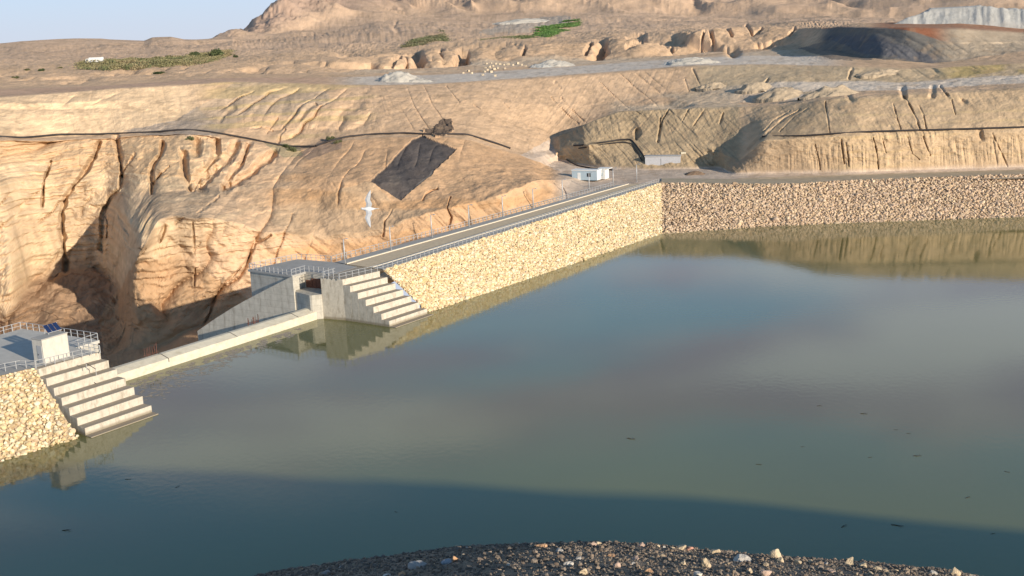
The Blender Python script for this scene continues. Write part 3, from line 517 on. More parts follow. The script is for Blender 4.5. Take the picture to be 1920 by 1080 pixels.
def face_rocks(top, bot, size, cols, jit=.42, ext=1.06):
    n_u = 400; s = np.linspace(0, 1, n_u); Lt = lerp_line(top, s); Lb = lerp_line(bot, s)
    Lu = max(np.linalg.norm(np.diff(Lt, axis=0), axis=1).sum(), np.linalg.norm(np.diff(Lb, axis=0), axis=1).sum()); Lv = np.linalg.norm(Lt-Lb, axis=1).mean()*ext
    nu = int(Lu/size); nv = int(Lv/size); out = []
    uu, vv = np.meshgrid((np.arange(nu)+.5)/nu, (np.arange(nv)+.5)/nv*ext)
    uu = (uu+RNG.uniform(-jit, jit, uu.shape)/nu+np.where(np.arange(nv)[:, None] % 2, .5, 0)/nu).clip(0, 1).ravel(); vv = (vv+RNG.uniform(-jit, jit, vv.shape)/nv).ravel()
    a = lerp_line(top, uu); c = lerp_line(bot, uu); p = a+(c-a)*vv[:, None]; p[:, 2] += RNG.uniform(-.16, .13, len(p))*size
    sz = size*RNG.lognormal(-.50, .27, len(p)); pal = np.array(cols)[RNG.integers(0, len(cols), len(p))]*RNG.uniform(.85, 1.1, (len(p), 1))
    return p, sz, np.clip(pal, 0, .85)
def strip_mesh(lines, n_=60):      # loft of several 3-D lines
    s = np.linspace(0, 1, n_); G = np.array([lerp_line(l_, s) for l_ in lines]); k = len(lines); idx = np.arange(k*n_).reshape(k, n_)
    Fq_ = np.stack([idx[:-1, :-1], idx[:-1, 1:], idx[1:, 1:], idx[1:, :-1]], -1).reshape(-1, 4); return G.reshape(-1, 3), Fq_
CREAM = [(.70, .56, .33), (.74, .62, .40), (.64, .48, .26), (.68, .52, .35), (.76, .67, .48), (.58, .43, .25)]
BROWN = [(.60, .44, .30), (.66, .50, .35), (.54, .39, .26), (.57, .42, .30), (.63, .47, .30), (.48, .34, .22)]

# right dam: crest, faces
topR = [PR(10.4, -6.5, 7.45), PR(60, -6.9, 7.45), PR(130.8, -7.6, 7.4)]
botR = [at(803, 585, 0), at(1020, 512, 0), at(1240, 437, 0)]
farR = [PR(12.8, 7.2, 7.4), PR(69.5, 4.4, 7.4), PR(124, 2.2, 7.4)]
dsR = [PR(13, 26, -6), PR(70, 20, 0), PR(124, 10, 6)]
dam = empty('embankment_dam', PR(60, 0, 0), 'long rockfill dam with gravel crest road, from the stepped abutment to the far shore', 'dam', 'rockfill embankments round the reservoir')
Dz = np.array(dam.location)
def sub(Vv, o): return np.asarray(Vv)-np.array(o.location)
dn = np.array([0, 0, -4.])
vv, ff = strip_mesh([[p+(p-t_)*.5+np.array([0, 0, -.2]) for p, t_ in zip(botR, topR)], [p-np.array([0, 0, .22]) for p in topR], [p-np.array([0, 0, .02]) for p in topR], farR, dsR])
link(bpy.data.objects.new('rock_fill', npmesh('rock_fill', sub(vv, dam), ff, None, M['underlay'])), dam)
def off(line, f, dz): return [a+(c-a)*f+np.array([0, 0, dz]) for a, c in zip(line, farR)]
for nm, f0, f1, dz, m in (('footpath', .0, .22, .10, 'concrete_deck'), ('kerb', .22, .25, .22, 'kerb'), ('crest_road', .25, .74, .06, 'gravelroad'), ('kerb', .74, .775, .24, 'kerb'), ('footpath', .775, 1.0, .10, 'concrete_deck')):
    a0 = off(topR, f0, -.3); a1 = off(topR, f0, dz); a2 = off(topR, f1, dz); a3 = off(topR, f1, -.3)
    vv, ff = strip_mesh([a0, a1, a2, a3], 40); link(bpy.data.objects.new(nm, npmesh(nm, sub(vv, dam), ff, None, M[m])), dam)
p, s_, c_ = face_rocks(topR, botR, .47, CREAM)
o = link(bpy.data.objects.new('riprap', rockfield('riprap', sub(p, dam), s_, c_, PROT, I1[1])), dam); o['kind'] = 'stuff'
# wing along the far shore
topW = [PR(130.8, -7.6, 7.4), at(1417, 345, 7.4), at(1488, 344.5, 7.4), at(1595, 338, 7.4), at(1772, 332, 7.4), at(1920, 327, 7.4), at(2400, 312, 7.4)]
botW = [at(1240, 437, 0), at(1346, 430, 0), at(1453, 423, 0), at(1595, 417, 0), at(1772, 411, 0), at(1920, 406, 0), at(2400, 390, 0)]
wing = empty('embankment_dam', topW[3]*[1, 1, 0], 'brown rockfill bank along the far shore on the right, below the terraced slopes', 'dam', 'rockfill embankments round the reservoir')
back = [p+np.array([1.2, 9, .0]) for p in topW]; back2 = [p+np.array([1.5, 11, -3.]) for p in topW]
vv, ff = strip_mesh([[p+(p-t_)*.4+np.array([0, 0, -.25]) for p, t_ in zip(botW, topW)], [p-np.array([0, 0, .3]) for p in topW], topW, back, back2])
ob = link(bpy.data.objects.new('rock_fill', npmesh('rock_fill', sub(vv, wing), ff, None, M['underlay'])), wing)
vv, ff = strip_mesh([[p+np.array([.1, .4, .03]) for p in topW], [p+np.array([1.2, 9.2, .03]) for p in topW]]); link(bpy.data.objects.new('crest_track', npmesh('crest_track', sub(vv, wing), ff, None, mat('track_soil', (.40, .33, .235), .95, noise=.2, nscale=.5))), wing)
p, s_, c_ = face_rocks(topW, botW, .54, BROWN, jit=.45)
o = link(bpy.data.objects.new('riprap', rockfield('riprap', sub(p, wing), s_*1.05, c_, PROT, I1[1])), wing); o['kind'] = 'stuff'
# left dam
topL = [at(66, 690, 7.45), at(46, 694, 7.45), PL(-12, 3.2, 7.45), PL(-90, 3.2, 7.45)]
botL = [at(148, 823, 0), at(135, 824, 0), PL(-13.5, -8.4, 0), PL(-90, -9, 0)]
dml = empty('embankment_dam', PL(-20, 6, 0), 'short piece of pale rockfill dam at the left edge, beside the nearer stepped abutment', 'dam', 'rockfill embankments round the reservoir')
farL = [PL(-.4, 14, 7.42), PL(-3, 14, 7.42), PL(-12, 14, 7.42), PL(-90, 14, 7.42)]
vv, ff = strip_mesh([[p+(p-t_)*.5+np.array([0, 0, -.2]) for p, t_ in zip(botL, topL)], [p-np.array([0, 0, .22]) for p in topL], topL, farL, [p+DV*14+np.array([0, 0, -10]) for p in farL]])
link(bpy.data.objects.new('rock_fill', npmesh('rock_fill', sub(vv, dml), ff, None, M['underlay'])), dml)
vv, ff = strip_mesh([[a+(c-a)*f+np.array([0, 0, .06]) for a, c in zip(topL, farL)] for f in (.0, 1.)]); link(bpy.data.objects.new('crest_road', npmesh('crest_road', sub(vv, dml), ff, None, M['concrete_deck'])), dml)
p, s_, c_ = face_rocks(topL, botL, .5, CREAM)
o = link(bpy.data.objects.new('riprap', rockfield('riprap', sub(p, dml), s_, c_, PROT, I1[1])), dml); o['kind'] = 'stuff'

# ------------------------------------------------------------------ weir
wr = empty('spillway_weir', WL[0]*[1, 1, 0], 'low pale concrete weir with a rounded crest spanning the water between the two stepped abutments', 'weir')
prof = [(0, -3), (0, .8), (0, 1.34), (.05, 1.40), (.9, 1.66), (1.7, 1.90), (1.76, 1.91), (2.5, 1.91), (3.4, 1.5), (4.4, .6), (6, -1.6), (8.5, -6), (12, -13), (16, -20), (30, -21)]
wl = [WL[0], WL[1], WL[2], WL[3], WEND]
vv, ff = strip_mesh([[p+WN*a+np.array([0, 0, z_]) for p in wl] for a, z_ in prof], 50)
link(bpy.data.objects.new('crest', npmesh('crest', sub(vv, wr), ff, None, mat('weir_concrete', (.60, .55, .44), .85, noise=.12, nscale=1.2, stain=(.7, (.42, .36, .25), .6, 1.2)))), wr)
for s in (.18, .5, .82):
    q = lerp_line([WL[0], WL[3]], np.array([s]))[0]; mb = MB(); a = wdir*.06
    for (v0, z0), (v1, z1) in zip(prof[1:8], prof[2:9]):
        P0 = q+WN*(v0-.012)+np.array([0, 0, z0+.012]); P1 = q+WN*(v1-.012)+np.array([0, 0, z1+.012]); e = -WN*.02+np.array([0, 0, .02])
        mb.hexa([sub(x, wr) for x in (P0-a, P0+a, P1+a, P1-a, P0-a+e, P0+a+e, P1+a+e, P1-a+e)])
    mb.build('joint', M['dark'], wr)

# ------------------------------------------------------------------ abutments
def uvbox(mb, F, u0, u1, v0, v1, z0, z1, o):
    P = [F(u, v, z) for z in (z0, z1) for u, v in ((u0, v0), (u1, v0), (u1, v1), (u0, v1))]; return mb.hexa([sub(q, o) for q in P])
def uvprism(mb, F, poly, z0, z1, o): return mb.prism([(F(u, v, 0)-np.array(o.location))[:2] for u, v in poly], z0, z1)
def steps(root, F, L0, L1, R0, R1, back):
    L0, L1, R0, R1 = map(np.array, (L0, L1, R0, R1))
    for i in range(1, 8):
        f = i/6 if i < 7 else 1+.8/6; zt = 7.5-1.07*i if i < 7 else .12
        a = L0+(L1-L0)*f; b2 = R0+(R1-R0)*f; fb = min(i-1, 6)/6; pa = L0+(L1-L0)*fb; pb = R0+(R1-R0)*fb; e = (pa-a)/np.linalg.norm(pa-a)*.012
        mb = MB(); P = [np.array([q[0], q[1], z_]) for z_ in (-3, zt) for q in (a, b2, pb-e, pa-e)]; mb.hexa([sub(q, root) for q in P])
        o = mb.build('step' if i < 7 else 'apron', M['concrete_step'], root); bevel(o, .04, 1)
    P = [np.array([q[0], q[1], z_]) for z_ in (-3, 7.49) for q in (L0, R0, back[1], back[0])]
    bevel(MB().hexa([sub(q, root) for q in P]).build('head_block', M['concrete_step'], root), .03, 1)
abR = empty('spillway_abutment', PR(5, 5, 0), 'stepped concrete abutment with notched pier and rusty gate where long dam meets weir', 'abutment', 'stepped concrete abutments')
steps(abR, PR, at(642, 524, 7.5), at(730, 602, 1.08), at(712, 508, 7.5), at(801, 578.5, 1.08), (PR(.28, .02, 0), PR(10.6, .02, 0)))
# sloping side wall below the steps' left ends is given by the steps; pier body
mb = MB(); uvprism(mb, PR, [(0.1, .0), (10.6, .0), (12.6, 16.2), (1.7, 18.6), (.3, 6.9), (-1.2, 1.6), (-1.1, 1.2)], -26, 4.5, abR); mb.build('pier', M['concrete'], abR)
mb = MB(); uvprism(mb, PR, [(3.7, .025), (10.6, .025), (12.6, 16.2), (1.7, 18.6), (.3, 6.9), (3.7, 6.9)], 4.503, 7.1, abR); mb.build('platform_wall', M['concrete'], abR)
mb = MB(); uvprism(mb, PR, [(10.75, .03), (12.9, 8), (12.85, 16.5), (1.5, 18.9), (.05, 6.65), (3.9, 6.65), (3.9, .03)], 7.1, 7.5, abR); bevel(mb.build('deck', M['concrete_deck'], abR), .03)
mb = MB(); uvbox(mb, PR, 3.6, 3.697, .3, 5.2, 4.6, 6.4, abR)
for k in range(6): uvbox(mb, PR, 3.54, 3.6, .4+k*.9, .5+k*.9, 4.6, 6.4, abR)
mb.build('gate', M['rust'], abR)
mb = MB(); uvbox(mb, PR, 3.6, 3.695, 5.22, 6.5, 4.6, 6.0, abR); mb.build('gate_frame', M['rust'], abR)
def onplane(F, x, y, u0=0.):       # photo point on the vertical plane u = u0
    d = ray(x, y); O = F(u0, 0, 0); k = ((O-np.array([0, 0, CH]))@DU)/(d@DU); P = np.array([0, 0, CH])+d*k; return (P-O)@DV, P[2]
tops = [onplane(PR, *q) for q in ((550, 517), (505, 540), (463, 562), (440, 575), (405, 597), (372, 620))]
mb = MB()
for (v0, z0), (v1, z1) in zip(tops[:-1], tops[1:]):
    P = [PR(-.25, v0, -26), PR(.25, v0, -26), PR(.25, v1, -26), PR(-.25, v1, -26), PR(-.25, v0, z0), PR(.25, v0, z0), PR(.25, v1, z1), PR(-.25, v1, z1)]
    mb.hexa([sub(q, abR) for q in (P[0], P[1], P[2], P[3], P[4], P[5], P[6], P[7])])
mb.build('training_wall', M['concrete'], abR)
# left abutment
abL = empty('spillway_abutment', PL(5, 4, 0), 'nearer stepped concrete abutment at the left edge, carrying the equipment house', 'abutment', 'stepped concrete abutments')
steps(abL, PL, at(72.7, 691.7, 7.5), at(159, 803, 1.08), at(188, 659, 7.5), at(284, 760, 1.08), (PL(-.34, .75, 0), PL(9.0, -1.4, 0)))
mb = MB(); uvprism(mb, PL, [(-.35, .76), (8.98, -1.38), (9.3, 4.4), (13.6, 4.4), (13.6, 22), (-.35, 22)], -26, 7.06, abL); mb.build('pier', M['concrete'], abL)
mb = MB(); uvprism(mb, PL, [(-.4, .77), (9.02, -1.37), (9.45, 4.2), (13.8, 4.2), (13.8, 22.2), (-9, 22.2), (-9, 14.03), (-.4, 14.03)], 7.06, 7.5, abL); bevel(mb.build('deck', mat('pale_deck', (.50, .475, .43), .9, noise=.1, nscale=.8), abL), .03)

# equipment house on the left platform
cabL = empty('equipment_house', PL(3.8, 2, 7.5), 'small cream plastered equipment house with a flat roof on the nearer abutment platform', 'hut')
mb = MB(); uvbox(mb, PL, 1.8, 6.0, .95, 3.1, 7.5, 10.8, cabL); mb.build('wall', M['plaster'], cabL)
mb = MB(); uvbox(mb, PL, 1.72, 6.08, .87, 3.18, 10.8, 10.98, cabL); bevel(mb.build('roof', M['concrete_deck'], cabL), .03)
mb = MB(); uvbox(mb, PL, 1.74, 1.8, 1.15, 2.1, 7.6, 10.0, cabL); dr = mb.build('door', M['galv'], cabL)
mb = MB(); uvbox(mb, PL, 1.70, 1.74, 1.9, 1.98, 8.6, 8.8, cabL); mb.build('handle', M['dark'], dr)
sp = empty('solar_panel', PL(5.2, 2.9, 10.98), 'tilted dark blue solar panel array in three strips on the roof of the equipment house', 'solar panel')
for k in range(3):
    mb = MB(); u0 = 3.9+k*.75; P0 = PL(u0, 2.2, 11.25); P1 = PL(u0+.66, 2.2, 11.25); P2 = PL(u0+.66, 3.15, 12.15); P3 = PL(u0, 3.15, 12.15); e = np.array([0, 0, .05])
    mb.hexa([sub(q, sp) for q in (P0, P1, P2, P3, P0+e, P1+e, P2+e, P3+e)]); mb.build('panel', M['cell'], sp)
mb = MB()
for u0 in (4.0, 6.0):
    mb.bar(sub(PL(u0, 2.25, 10.98), sp), sub(PL(u0, 2.25, 11.25), sp), .04); mb.bar(sub(PL(u0, 3.1, 10.98), sp), sub(PL(u0, 3.1, 12.1), sp), .04)
mb.bar(sub(PL(3.85, 2.22, 11.22), sp), sub(PL(6.2, 2.22, 11.22), sp), .045); mb.bar(sub(PL(3.85, 3.12, 12.1), sp), sub(PL(6.2, 3.12, 12.1), sp), .045); mb.build('frame', M['galv'], sp)

# ------------------------------------------------------------------ railings
postm = MB().box(-.045, .045, -.045, .045, 0, 1.1).mesh('post', M['galv'])
def railing(pts, label, spacing=1.4, tag_group='metal guard rails on the dam', thick=.045, mid=(.55,)):
    pts = [np.array(p) for p in pts]; r = empty('guard_rail', pts[0], label, 'railing', tag_group)
    for h, nm in [(1.1, 'top_rail')]+[(m_, 'mid_rail') for m_ in mid]:
        mb = MB()
        for a, b2 in zip(pts[:-1], pts[1:]): mb.bar(sub(a+[0, 0, h], r), sub(b2+[0, 0, h], r), thick if h > 1 else thick*.8)
        mb.build(nm, M['galv'], r)
    d = np.r_[0, np.cumsum([np.linalg.norm(b2-a) for a, b2 in zip(pts[:-1], pts[1:])])]; k = max(2, int(round(d[-1]/spacing))+1)
    for s in np.linspace(0, d[-1], k):
        q = np.array([np.interp(s, d, [p[i] for p in pts]) for i in range(3)]); c = bpy.data.objects.new('post', postm); c.location = Vector(sub(q, r)); c.rotation_euler.z = UA; link(c, r)
z = 7.5
railing([PR(.35, -4.4, z), at(714, 507, z), PR(60, -6.6, z), PR(129.5, -7.3, z)], 'long guard rail on the water side of the long dam crest', 1.45)
railing([PR(13.0, 8, z), PR(69.5, 4.2, z), PR(121, 1.9, z)], 'long guard rail on the valley side of the dam crest behind the lamp posts', 1.35)
railing([PR(.35, -4.2, z), PR(.25, -.35, z), PR(4.05, -.35, z), PR(4.05, 6.8, z), PR(.25, 6.8, z)], 'guard rail bending round the notch above the rusty gate of the far abutment', 1.2)
railing([PR(.25, 6.9, z), PR(1.7, 18.7, z), PR(12.7, 16.3, z), PR(13.0, 8.2, z)], 'guard rail round the valley side of the far abutment platform', 1.2)
railing([PL(-.25, 0, z), PL(4.5, -1.0, z), PL(8.8, -2.0, z)], 'guard rail along the top step in front of the equipment house', 1.25)
railing([PL(8.9, -1.9, z), PL(9.3, 3.9, z), PL(13.6, 4.3, z)], 'short guard rail at the weir corner of the nearer abutment', 1.3)
railing([PL(13.65, 4.4, z), PL(13.65, 22, z), PL(-8.8, 22, z)], 'guard rail round the back of the nearer abutment platform', 1.5)
railing([PL(-.3, .1, z), PL(-1.0, 2.2, z), PL(-3.9, 3.2, z), PL(-30, 3.5, z)], 'guard rail along the left dam crest at the left edge', 1.4)
# hand rails down the steps of the nearer abutment
for (x0, y0, z0, x1, y1, z1, lb) in ((163, 694, 6.4, 181, 705, 5.4, 'upper short handrail on the steps of the nearer abutment'), (163, 720, 4.3, 201, 745, 2.2, 'lower longer handrail on the steps of the nearer abutment')):
    a = at(x0, y0, z0); b2 = at(x1, y1, z1); r = empty('handrail', a, lb, 'handrail', 'handrails on the steps')
    MB().bar(sub(a+[0, 0, 1], r), sub(b2+[0, 0, 1.0], r), .05).build('rail', M['dark'], r)
    for q in (a, b2): MB().bar(sub(q, r), sub(q+[0, 0, 1], r), .045).build('post', M['galv'], r)

# ------------------------------------------------------------------ lamp posts
lp = [(647, 494), (733, 468.5), (810, 444.5), (880, 424.5), (943, 406), (1000, 391), (1055, 372.5), (1105, 358), (1150, 349), (1194, 341)]
ordn = ['nearest', 'second', 'third', 'fourth', 'fifth', 'sixth', 'seventh', 'eighth', 'ninth', 'farthest']
def lamp_parts(r):
    mb = MB(); mb.bar((0, 0, 0), (0, 0, 4.7), .14, 8, .10); mb.build('pole', M['galv'], r, True)
    mb = MB(); mb.box(-.18, .18, -.18, .18, 0, .08); mb.build('base_plate', M['galv'], r)
    mb = MB(); mb.bar((0, 0, 4.65), (0, -.7, 4.85), .035); mb.build('arm', M['galv'], r)
    mb = MB(); mb.hexa([(-.1, -1.15, 4.83), (.1, -1.15, 4.83), (.13, -.6, 4.78), (-.13, -.6, 4.78), (-.08, -1.13, 4.9), (.08, -1.13, 4.9), (.11, -.6, 4.9), (-.11, -.6, 4.9)]); h = mb.build('lamp_head', M['galv'], r)
    mb = MB(); mb.box(-.07, .07, -1.05, -.7, 4.765, 4.79); mb.build('lamp_cover', M['lampglass'], h)
L0 = None
for i, (x, y) in enumerate(lp):
    P = at(x, y, 7.56); lb = f'thin grey lamp post on dam crest, {ordn[i]} of the row from the abutment platform'
    if L0 is None: L0 = empty('lamp_post', P, lb, 'lamp post', 'lamp posts along the dam crest', UA); lamp_parts(L0); r = L0
    else:
        r = L0.copy(); link(r); r.location = Vector([float(q) for q in P]); r['label'] = lb
        for ch in list(L0.children):
            c = ch.copy(); link(c, r)
            for g in ch.children: g2 = g.copy(); link(g2, c)

# ------------------------------------------------------------------ sheds beyond the dam end
gy = 7.45
def frame(x, y, z_, azdeg):
    P = at(x, y, z_); a = math.radians(azdeg); return P, np.array([math.cos(a), math.sin(a), 0]), np.array([-math.sin(a), math.cos(a), 0])
P, e1, e2 = frame(1119.5, 337, gy+.25, -28)
cb_ = empty('site_cabin', P*[1, 1, 0]+[0, 0, gy-.1], 'long pale blue site cabin with a white roof on the yard beyond the dam', 'cabin', None, math.radians(-28))
MB().box(-7.6, 0, 0, 3.0, .15, 2.75).build('wall', M['bluegrey'], cb_)
bevel(MB().box(-7.75, .15, -.15, 3.15, 2.75, 2.98).build('roof', M['white'], cb_), .04)
MB().box(.004, .06, .05, 2.95, .2, 2.72).build('end_panel', M['white'], cb_)
MB().box(-3.0, -1.9, -.04, 0, 1.1, 2.1).build('window', M['glass'], cb_)
MB().box(-5.9, -5.0, -.04, 0, .2, 2.2).build('door', M['white'], cb_)
MB().box(-7.4, -.2, .2, 2.8, 0, .15).build('base', M['dark'], cb_)
P, e1, e2 = frame(1134, 335, gy+.1, -28)
an = empty('site_cabin', P*[1, 1, 0]+[0, 0, gy-.1], 'small white cabin with a lean-to roof standing against the end of the blue cabin', 'cabin', None, math.radians(-28))
MB().box(-2.1, 0, .4, 2.8, 0, 2.9).build('wall', M['white'], an)
bevel(MB().box(-2.2, 1.2, .3, 2.9, 2.9, 3.05).build('roof', M['white'], an), .03)
MB().box(-1.5, -.8, .36, .4, .9, 1.8).build('window', M['bluegrey'], an)
MB().bar((1.1, .4, 0), (1.1, .4, 2.9), .05).build('post', M['galv'], an)
P, e1, e2 = frame(1276, 317, gy+.1, -12)
sh = empty('block_shed', P*[1, 1, 0]+[0, 0, gy-.1], 'long grey blockwork shed with a flat roof at the foot of the spoil heap', 'shed', None, math.radians(-12))
MB().box(-10.2, 0, 0, 5, 0, 3.9).build('wall', M['blockwall'], sh)
bevel(MB().box(-10.4, .15, -.2, 5.1, 3.9, 4.12).build('roof', mat('shed_roof', (.42, .41, .40), .8, noise=.1, nscale=1), sh), .03)
MB().box(-5.7, -5.6, -.02, -.003, .2, 3.4).build('wall_joint', M['dark'], sh)
MB().box(.01, .06, .2, 2.2, .0, 2.3).build('door', M['dark'], sh)
MB().box(.004, 1.5, 2.6, 4.9, 0, 4.8).build('stair_head', M['cream'], sh)
P, e1, e2 = frame(1281, 316, gy+.1, -12)
po = empty('open_shelter', P*[1, 1, 0]+[0, 0, gy-.1], 'open shelter with a pale flat roof on posts, right of the grey shed', 'shelter', None, math.radians(-12))
bevel(MB().box(.2, 4.9, -.1, 3.5, 2.35, 2.5).build('roof', M['cream'], po), .03)
for x_, y_ in ((1.0, .1), (2.7, .1), (4.4, .1), (1.0, 3.3), (4.4, 3.3)): MB().box(x_-.12, x_+.12, y_-.12, y_+.12, 0, 2.35).build('post', M['cream'], po)
MB().box(3.9, 4.5, .5, 2.2, 0, 2.2).build('back_wall', M['cream'], po); 
tk = empty('rubble_pile', at(1303, 326.5, gy)-[0, 0, .1], 'small dark brown pile of earth on the yard in front of the open shelter', 'earth pile')
def heap_mesh(name, rx, ry, h, seed, m, rough=.25, n_=40):
    g = np.linspace(-1, 1, n_); X, Y = np.meshgrid(g, g); rr = np.sqrt(X**2+Y**2); a = np.arctan2(Y, X)
    prof_ = np.clip(1-rr*(1+.22*fbm(np.cos(a)*1.7+seed, np.sin(a)*1.7, 3, seed)), 0, 1); Zh = h*(np.minimum(prof_*1.5, 1)*.8+.2*prof_)*np.where(prof_ > 0, 1, 0)
    Zh = Zh+rough*h*fbm(X*4+seed, Y*4, 4, seed)*(prof_ > 0)*np.minimum(prof_*5, 1)-np.where(prof_ > 0, 0, 3.)
    idx = np.arange(n_*n_).reshape(n_, n_); F_ = np.stack([idx[:-1, :-1], idx[:-1, 1:], idx[1:, 1:], idx[1:, :-1]], -1).reshape(-1, 4)
    return npmesh(name, np.stack([X*rx*1.3, Y*ry*1.3, Zh], -1).reshape(-1, 3), F_, None, m, smooth=True)
link(bpy.data.objects.new('soil', heap_mesh('soil', 2.6, 1.6, .9, 3, mat('earth_brown', (.22, .15, .10), .95, noise=.2, nscale=1.5))), tk)

# ------------------------------------------------------------------ spoil heaps
palem = mat('pale_gravel', (.50, .46, .40), .95, noise=.12, nscale=.4, bump=.3, bscale=1)
hp = [(748, 152, 8, 5, 3.6, palem, 'pale conical gravel heap at the left end of the upper haul road'), (730, 146, 4, 3.5, 2.4, M['greyheap'], 'small grey gravel heap just left of the pale conical one'), (780, 153, 5, 3, 1.5, palem, 'low pale gravel heap just right of the conical one'),
      (1036, 122, 8, 5, 2.8, palem, 'pale gravel heap beside the middle of the upper haul road'), (1012, 124, 5, 4, 1.9, M['greyheap'], 'grey low gravel heap left of the pale heap on the upper haul road'),
      (1300, 116, 9, 5, 2.6, palem, 'broad pale gravel heap on the upper haul road above the big slope'), (1270, 117, 5, 4, 2.2, M['greyheap'], 'small grey gravel heap at the left foot of the broad pale heap'),
      (985, 40, 20, 9, 3., palem, 'low pale spoil heap before the far hills, left of the green field')]
earth = mat('dumped_earth', (.46, .36, .25), .95, noise=.2, nscale=.6, bump=.3, bscale=1)
hp += [(1420, 166, 6, 4, 2.6, earth, 'brown dumped earth mound on the terrace, leftmost of the three by the lower track'), (1468, 180, 8, 5, 3.0, earth, 'broad rough earth mound on the terrace, middle of the three by the lower track'), (1562, 178, 8, 4, 3.0, earth, 'brown earth mound at the top edge of the long right slope'), (1340, 163, 5, 3, 2, earth, 'small earth mound on the slope left of the three terrace mounds'),
       (1655, 136, 7, 3, 1.6, earth, 'low earth bank beside the lower track on the right')]
for i, (x, y, rx, ry, h, m, lb) in enumerate(hp):
    g = ground(x, y); o = link(bpy.data.objects.new('gravel_heap', heap_mesh('gravel_heap', rx, ry, h, 10+i, m, .35))); o.location = Vector(g-[0, 0, .55]); tag(o, lb, 'gravel heap', 'gravel heaps')
# the big grey tip, top right
g = ground(1830, 44); n_ = 160; X, Y = np.meshgrid(np.linspace(-34, 52, n_), np.linspace(-13, 15, 50))
edge = np.minimum(np.minimum((X+34)/20, (52-X)/46), np.minimum((Y+13)/8, (15-Y)/8)); edge = np.clip(edge, 0, 1); hh = 9.5*edge**.8*(.8+.3*vn(X/12, Y/9, 4)); rill_ = ridged(X/2.6, Y/14, 3, 5); Yd = Y+0.7*(rill_-.5)*sstep(0, .3, edge)*(1-sstep(.8, 1, edge)); hh -= .9*rill_*(edge < .98)*(edge > .02)
idx = np.arange(X.size).reshape(X.shape); F_ = np.stack([idx[:-1, :-1], idx[:-1, 1:], idx[1:, 1:], idx[1:, :-1]], -1).reshape(-1, 4)
o = link(bpy.data.objects.new('spoil_tip', npmesh('spoil_tip', np.stack([X, Yd, np.where(edge > 0, hh-.4, -4)], -1).reshape(-1, 3), F_, None, M['greyheap'], smooth=True))); o.location = Vector(g+[0, 14, -.5]); o.rotation_euler.z = -.33; tag(o, 'large flat-topped whitish grey spoil tip with rilled sides at the top right', 'spoil tip')
# stacked stone blocks beside the upper road
bkm = [MB().box(-.9, .9, -.6, .6, -.2, 1.1).mesh('stone_block', mat('cut_stone', (.52, .43, .31), .9, noise=.15, nscale=1)), MB().hexa([(-.7, -.7, -.2), (.8, -.6, -.2), (.7, .6, -.2), (-.8, .5, -.2), (-.65, -.6, .9), (.75, -.55, 1.2), (.6, .5, 1.15), (-.7, .45, .8)]).mesh('stone_block', bpy.data.materials['cut_stone'])]
bl = [(908, 134), (914, 131), (921, 134), (927, 130), (918, 126), (910, 126), (925, 124), (933, 128), (945, 121), (953, 119), (962, 121), (970, 118), (978, 120), (986, 122), (938, 119), (930, 118), (921, 117), (912, 119), (947, 129), (868, 136), (878, 133), (884, 136), (905, 140), (928, 140)]
ORD = ['first', 'second', 'third', 'fourth', 'fifth', 'sixth', 'seventh', 'eighth', 'ninth', 'tenth', 'eleventh', 'twelfth', 'thirteenth', 'fourteenth']
rows_ = {'rear': sorted(q for q in bl if q[1] < 125), 'middle': sorted(q for q in bl if 125 <= q[1] < 132), 'front': sorted(q for q in bl if q[1] >= 132)}
k = 0
for rn, qs in rows_.items():
    for i, (x, y) in enumerate(qs):
        o = bpy.data.objects.new('stone_block', bkm[k % 2]); k += 1; o.location = Vector(ground(x, y)); o.rotation_euler.z = random.uniform(0, 3); s = random.uniform(.5, .85); o.scale = (s, s, s); link(o)
        tag(o, f'pale cut stone block beside the upper haul road, {ORD[i]} from left in the {rn} row', 'stone block', 'stone blocks beside the upper haul road')

# ------------------------------------------------------------------ pipelines
def pipeline(px, r, label, lift=.3):
    P = [ground(x, y) for x, y in px]; o_ = P[0]; k = 8; cu = bpy.data.curves.new('pipe_tmp', 'CURVE')
    pts = np.array(P); s = np.linspace(0, 1, len(pts)*8); ln = lerp_line(pts, s)
    for _ in range(3): ln[1:-1] = ln[1:-1]*.5+(ln[:-2]+ln[2:])*.25
    ln[:, 2] += r*lift+.15; ln[:, 1] -= .25
    ring = []
    for i in range(len(ln)):
        t_ = ln[min(i+1, len(ln)-1)]-ln[max(i-1, 0)]; t_ /= np.linalg.norm(t_)+1e-9; a = np.cross(t_, [0, 0, 1]); a /= np.linalg.norm(a)+1e-9; b2 = np.cross(a, t_)
        ring.append([ln[i]+(a*math.cos(q)+b2*math.sin(q))*r for q in np.arange(k)*2*math.pi/k])
    V_ = np.array(ring).reshape(-1, 3)-o_; idx = np.arange(len(ln)*k).reshape(-1, k); F_ = np.stack([idx[:-1], np.roll(idx[:-1], -1, 1), np.roll(idx[1:], -1, 1), idx[1:]], -1).reshape(-1, 4)
    bpy.data.curves.remove(cu)
    o = link(bpy.data.objects.new('pipeline', npmesh('pipeline', V_, F_, None, M['rubber'], smooth=True))); o.location = Vector(o_); tag(o, label, 'pipeline', 'black pipelines on the benches')
pipeline([(-150, 254), (0, 257), (40, 259), (80, 256), (110, 253), (180, 253), (220, 251), (290, 248), (340, 244), (380, 246), (420, 252), (470, 262), (510, 270), (545, 276), (590, 275)], .27, 'black pipeline along the bench above the gullied cliff on the left')
pipeline([(592, 275), (620, 265), (650, 257), (700, 252), (760, 250), (800, 252), (840, 251), (875, 252), (905, 262), (930, 270), (958, 279)], .29, 'black pipeline on the bench above the dark cut face')
